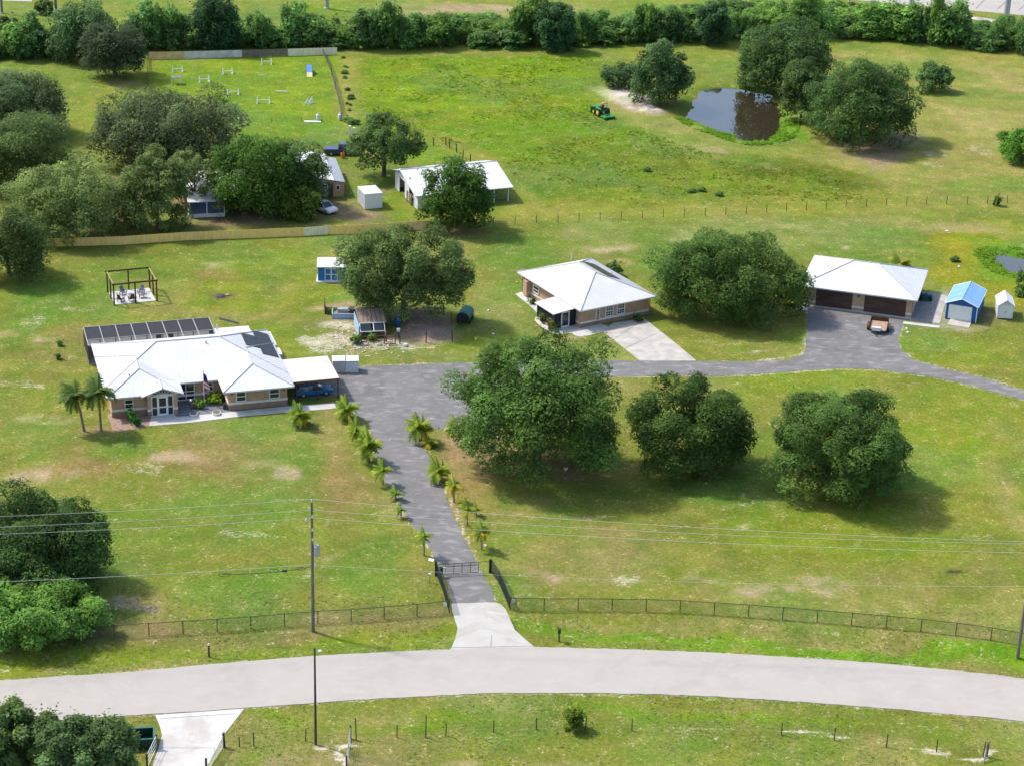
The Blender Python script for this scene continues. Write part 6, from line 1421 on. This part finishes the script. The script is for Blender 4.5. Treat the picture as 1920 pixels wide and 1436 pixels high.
MB().tube([(-.9,-1.55,.45),(0,-2.85,.42)], .05, 5).tube([(.9,-1.55,.45),(0,-2.85,.42)], .05, 5).build('tongue', M['blackmetal'], t); MB().tube([(0,-2.7,0),(0,-2.7,.75)], .05, 6).build('jack', M['blackmetal'], t)
# teal mower by the garage
x, y = P(1733, 562); t = thing('riding_mower', 'dark teal green riding mower parked at the right garage wall', 'mower', x, y, RA+.2)
MB().yprism([(-.9,.35),(.95,.35),(1.0,.75),(.3,.85),(.1,.6),(-.4,.6),(-.9,.7)], -.42, .42).build('body', M['teal'], t, bevel=.04); MB().box(-.45,.0,-.28,.28,.6,.78).build('seat', M['blackmetal'], t); MB().cbox((-.5,0,.98),(.1,.5,.45), ry=-.2).build('seat_back', M['blackmetal'], t); MB().box(-.5,.6,-.7,.7,.15,.32).build('mower_deck', M['teal'], t)
for u, r in ((-.65,.36),(.7,.26)):
    for v in (-.52,.52): MB().wheel((u,v,r),r,.24,'y').build('wheel', M['rubber'], t)
MB().tube([(.25,0,.8),(.05,0,1.05)], .03, 5).build('steering_column', M['blackmetal'], t)
# tractor with mower, driver
x, y = P(1128, 217); TA = math.radians(118)
t = thing('tractor', 'green tractor with front loader and rear mower in the bright pasture', 'tractor', x, y, TA)
MB().yprism([(-.6,.75),(.3,.75),(.4,.6),(1.75,.6),(1.8,1.35),(.5,1.5),(.4,1.1),(-.6,1.15)], -.38, .38).build('hood', M['green'], t, bevel=.04)
for s_ in (-1, 1):
    wv = MB().wheel((-.35,s_*.85,.68),.68,.42,'y',16).build('rear_wheel', M['rubber'], t); MB().wheel((-.35,s_*1.065,.68),.36,.03,'y',12).build('rim', M['yellow'], wv)
    wv = MB().wheel((1.35,s_*.72,.42),.42,.3,'y',14).build('front_wheel', M['rubber'], t); MB().wheel((1.35,s_*.875,.42),.23,.03,'y',12).build('rim', M['yellow'], wv)
    MB().box(-.9,.25,min(s_*.62,s_*1.1),max(s_*.62,s_*1.1),1.38,1.45).build('fender', M['green'], t)
    MB().tube([(-.75,s_*.5,1.1),(-.8,s_*.5,2.3)], .045, 5).build('roll_bar', M['blackmetal'], t)
    MB().tube([(.5,s_*.55,1.35),(1.6,s_*.55,1.25),(2.5,s_*.5,.6)], .07, 6).build('loader_arm', M['green'], t)
MB().tube([(-.8,-.5,2.3),(-.8,.5,2.3)], .045, 5).build('roll_bar', M['blackmetal'], t)
MB().xprism([(-.85,.15),(.85,.15),(.85,.2),(-.85,.2)], 2.4, 3.0).quad((2.42,-.85,.2),(2.42,.85,.2),(2.3,.85,.95),(2.3,-.85,.95)).quad((2.38,-.85,.2),(2.26,-.85,.95),(2.26,.85,.95),(2.38,.85,.2)).build('bucket', M['green'], t)
MB().box(-.6,-.1,-.3,.3,1.16,1.28).build('seat', M['blackmetal'], t); MB().box(-.68,-.6,-.3,.3,1.28,1.48).build('seat_back', M['blackmetal'], t); MB().tube([(.35,0,1.4),(.1,0,1.62)], .03, 5).build('steering_column', M['blackmetal'], t)
MB().box(-2.85,-1.5,-1.0,1.0,.28,.52).build('mower_deck', M['green'], t, bevel=.06); MB().box(-2.1,-1.9,-.4,.4,.521,.75).build('gearbox', M['green'], t); MB().tube([(-1.7,0,.6),(-.9,0,.7)], .07, 6).build('hitch_arm', M['blackmetal'], t)
for s_ in (-.7,.9): MB().wheel((-3.0,s_,.25),.25,.14,'y').build('tail_wheel', M['rubber'], t)
# the driver: one continuous figure grown from a skeleton
def person_mesh(verts, edges, rad, m_, name, root=0):
    me = bpy.data.meshes.new(name); me.from_pydata(verts, edges, []); o = bpy.data.objects.new(name, me); COL.objects.link(o)
    md = o.modifiers.new('Skin', 'SKIN'); sv = me.skin_vertices[0].data
    for k, r in enumerate(rad): sv[k].radius = (r, r); sv[k].use_root = (k == root)
    o.modifiers.new('Sub', 'SUBSURF').levels = 1
    dg = bpy.context.evaluated_depsgraph_get(); ne = bpy.data.meshes.new_from_object(o.evaluated_get(dg)); ne.materials.clear(); ne.materials.append(m_)
    bpy.data.objects.remove(o); return ne
pv = [(0,0,.12),(.0,0,.42),(.02,0,.60),(.04,0,.72),(.05,0,.86)] ; pe_ = [(0,1),(1,2),(2,3),(3,4)]; pr = [.16,.17,.12,.055,.10]
for s_ in (-1, 1):
    i = len(pv); pv += [(.03,s_*.2,.58),(.16,s_*.27,.32),(.42,s_*.16,.36)]; pe_ += [(2,i),(i,i+1),(i+1,i+2)]; pr += [.075,.058,.045]
    i = len(pv); pv += [(.42,s_*.17,.10),(.5,s_*.18,-.32),(.62,s_*.18,-.36)]; pe_ += [(0,i),(i,i+1),(i+1,i+2)]; pr += [.09,.06,.05]
px3 = (x+math.cos(TA)*-.38, y+math.sin(TA)*-.38)
dv = thing('person', 'person in a red shirt and white hat seated on the green tractor', 'person', px3[0], px3[1], TA, z=1.24)
inst('body', person_mesh(pv, pe_, pr, M['red'], 'body'), dv)
MB().blob((.06,0,.88), (.10,.085,.12), 10, 8).build('head', M['skin'], dv); MB().tube([(.05,0,.93),(.05,0,.955)], .22, 12).tube([(.05,0,.955),(.05,0,1.04)], [.12,.10], 12).build('hat', M['white'], dv)
for s_ in (-1, 1): MB().tube([(.0,s_*.1,.12),(.42,s_*.17,.12),(.5,s_*.18,-.3)], [.12,.105,.075], 7).build('trouser_leg', M['denim'], dv)

# ------------------------------------------------------------------ dog agility field
def jump(px_, py_, w, rz, lb, hgt=.95):
    x, y = P(px_, py_); t = thing('agility_jump', lb, 'agility jump', x, y, rz, 'jumps on the dog agility field')
    for s_ in (-1, 1):
        u = s_*w/2; MB().tube([(u+s_*.05,-.5,0),(u,0,hgt)], .075, 5).tube([(u+s_*.05,.5,0),(u,0,hgt)], .075, 5).tube([(u,-.5,.06),(u,.5,.06)], .075, 5).tube([(u-.25,-.3,.05),(u+.25,-.3,.05)], .075, 5).tube([(u,0,.4),(u,0,hgt+.15)], .075, 5).tube([(u,-.28,.42),(u,.28,.42)], .07, 5).build('wing', M['white'], t)
    MB().tube([(-w/2,0,.55),(w/2,0,.55)], .07, 6).build('bar', M['white'], t); return t
for q in ((333,135,1.7,.3,'white agility jump at the far left of the field'),(383,154,1.6,.35,'white agility jump left of the middle of the field'),(427,139,1.6,.25,'white agility jump above the faint grey patch'),
          (500,121,1.7,.12,'white agility jump farthest back near the fence'),(437,178,1.8,.2,'white agility jump nearest the wide grey green tree'),(494,194,2.0,.12,'white agility jump in the middle foreground of the field'),(581,195,1.3,1.1,'white agility jump seen end on at the right'),(454,225,1.0,.1,'white agility jump peeking out beside the tree')):
    jump(*q)
x, y = P(491, 147); t = thing('hurdle', 'small low white hurdle in the upper middle of the agility field', 'hurdle', x, y, .1); MB().tube([(-.75,0,0),(-.6,0,.55),(.6,0,.6),(.8,0,0)], .045, 5).build('frame', M['offwhite'], t); MB().tube([(-.7,.2,0),(-.6,0,.5)], .03, 5).build('brace', M['offwhite'], t)
x, y = P(528, 173); t = thing('low_plank', 'flat white plank with one upright on the agility field', 'plank', x, y, .02); MB().box(-1.0,1.0,-.1,.1,.05,.16).build('board', M['white'], t); MB().box(.95,1.05,-.05,.05,0,.75).build('upright', M['white'], t)
x, y = P(331, 158); t = thing('tunnel_stand', 'grey white square tunnel frame at the left of the agility field', 'frame', x, y, .05)
for u in (-.8,.8):
    for v in (-.6,.6): MB().tube([(u,v,0),(u,v,1.2)], .05, 5).build('leg', M['offwhite'], t)
MB().box(-.85,.85,-.65,.65,1.2,1.28).build('top', M['grill'], t)
x, y = P(580, 138); t = thing('a_frame_ramp', 'blue agility climbing ramp with yellow lower end', 'ramp', x, y, .12)
MB().quad((-.5,0,1.55),(.5,0,1.55),(.5,-1.6,.62),(-.5,-1.6,.62)).quad((-.5,0,1.48),(-.5,-1.6,.55),(.5,-1.6,.55),(.5,0,1.48)).build('upper_board', mat('mid_blue_board', (.10,.25,.52), .6), t); MB().quad((-.5,-1.605,.617),(.5,-1.605,.617),(.5,-2.6,.04),(-.5,-2.6,.04)).quad((-.5,-1.605,.55),(-.5,-2.6,.0),(.5,-2.6,.0),(.5,-1.605,.55)).build('lower_board', mat('pale_yellow_board', (.62,.52,.28), .6), t); MB().quad((-.5,.02,1.55),(-.5,2.4,.04),(.5,2.4,.04),(.5,.02,1.55)).quad((-.5,.02,1.48),(.5,.02,1.48),(.5,2.4,-.03),(-.5,2.4,-.03)).build('far_board', M['blue2'], t)
MB().tube([(-.52,-1.2,0),(-.52,0,1.5)], .04, 5).tube([(.52,-1.2,0),(.52,0,1.5)], .04, 5).build('strut', M['darkframe'], t)
for px_, py_, lb in ((596,226,'white upright drum at the near corner of the agility field'),(637,226,'grey white upright drum by the dark fence corner')):
    x, y = P(px_, py_); t = thing('white_drum', lb, 'drum', x, y); MB().tube([(0,0,0),(0,0,.15),(0,0,.9),(0,0,1.0)], [.26,.3,.3,.24], 10).build('drum', M['white'], t); MB().tube([(0,0,1.0),(0,0,1.25)], [.12,.1], 8).build('neck', M['offwhite'], t)
for px_, py_, h_, lb in ((656,259,1.9,'tall white gate post by the open branching tree'),(664,258,1.5,'shorter white gate post behind the tall white one')):
    x, y = P(px_, py_); t = thing('white_gate_post', lb, 'post', x, y); MB().box(-.13,.13,-.13,.13,0,h_).build('shaft', M['white'], t); MB().box(-.17,.17,-.17,.17,h_,h_+.08).build('cap', M['white'], t)
x, y = P(586, 229); t = thing('pale_board', 'thin pale board lying at the near edge of the agility field', 'board', x, y, .03); MB().box(-1.4,1.4,-.35,.35,.02,.08).build('board', M['offwhite'], t); MB().box(-1.3,-1.2,-.3,.3,.081,.11).build('batten', M['white'], t)

# ------------------------------------------------------------------ small garden things
for px_, py_, lb in ((363,779,'white edged planter left in the front court'),(406,777,'white edged planter right in the front court')):
    x, y = P(px_, py_); t = thing('planter', lb, 'planter', x, y, HA); MB().tube([(0,0,.03),(0,0,.30)], [.42,.5], 10).build('pot', M['white'], t); MB().tube([(0,0,.301),(0,0,.33)], .42, 10).build('soil', M['dirt'], t)
x, y = P(358.5, 771); t = thing('garden_lamp', 'white globe lamp on a thin post in the court', 'lamp', x, y); MB().tube([(0,0,0),(0,0,1.25)], .03, 6).build('post', M['blackmetal'], t); MB().blob((0,0,1.38), .15).build('globe', M['white'], t)
for px_, py_, lb in ((421,767,'dark urn left of the right wing corner'),(428,768,'dark urn right of the other at the wing corner')):
    x, y = P(px_, py_); t = thing('urn', lb, 'urn', x, y); MB().tube([(0,0,0),(0,0,.15),(0,0,.5),(0,0,.7)], [.12,.2,.24,.15], 9).build('vessel', M['darkframe'], t); MB().tube([(0,0,.7),(0,0,.74)], .2, 9).build('rim', M['darkframe'], t)
g = rnd(9)
for px_, py_, lb in ((916,583,'small white paper scrap on the grass left of the guest house'),(925,627,'white scrap near the right pen post'),(1030,879,'white pot in the shade of the tallest tree, left one'),(1061,880,'white pot in the shade of the tallest tree, right one'),(1700,617,'white lump on the grass by the garage asphalt corner'),(1702,624,'second white lump just below the first by the garage asphalt'),(1798,501,'white stone on the near rim of the marsh ring'),(1776,434,'pale stone on the upper left of the marsh ring'),(910,1023,'pale rock at the foot of the last right palm')):
    x, y = P(px_, py_); t = thing('white_stone' if 'pot' not in lb else 'white_pot', lb, 'stone' if 'pot' not in lb else 'pot', x, y, g.uniform(0, 3))
    if 'pot' in lb: MB().tube([(0,0,0),(0,0,.3)], [.16,.22], 9).build('pot', M['white'], t); MB().tube([(0,0,.301),(0,0,.32)], .18, 9).build('soil', M['dirt'], t)
    else: MB().blob((0,0,.06), (g.uniform(.2,.34), g.uniform(.14,.24), .1), 7, 5).build('stone', M['offwhite' if 'rock' not in lb else 'sand'], t)
x, y = P(413, 556); t = thing('stump', 'dark burnt stump patch on the lawn between pergola and blue shed', 'stump', x, y); MB().tube([(0,0,0),(0,0,.2),(0,0,.26)], [.75,.5,.3], 9).build('wood', M['postdark'], t); MB().blob((.9,.4,.08), (.3,.25,.14), 7, 5).build('stone', M['sand'], t)

# loose pale rubble on the bare ground beside the coop
rs_ = rnd(31); rub = MB()
for k in range(240):
    px_, py_ = rs_.choice(((645,625),(670,660),(640,690),(700,645),(745,652),(660,640)))
    x, y = P(px_+rs_.gauss(0, 22), py_+rs_.gauss(0, 7)); s_ = rs_.uniform(.06, .2)
    rub.cbox((x, y, s_*.25), (s_*rs_.uniform(.8,2.2), s_, s_*.7), rs_.uniform(0, 3), rs_.uniform(-.3,.3), rs_.uniform(-.3,.3))
setp(rub.build('rubble_stones', M['sand']), 'loose pale rubble scattered on the bare ground by the coop', 'rubble', None, 'stuff')
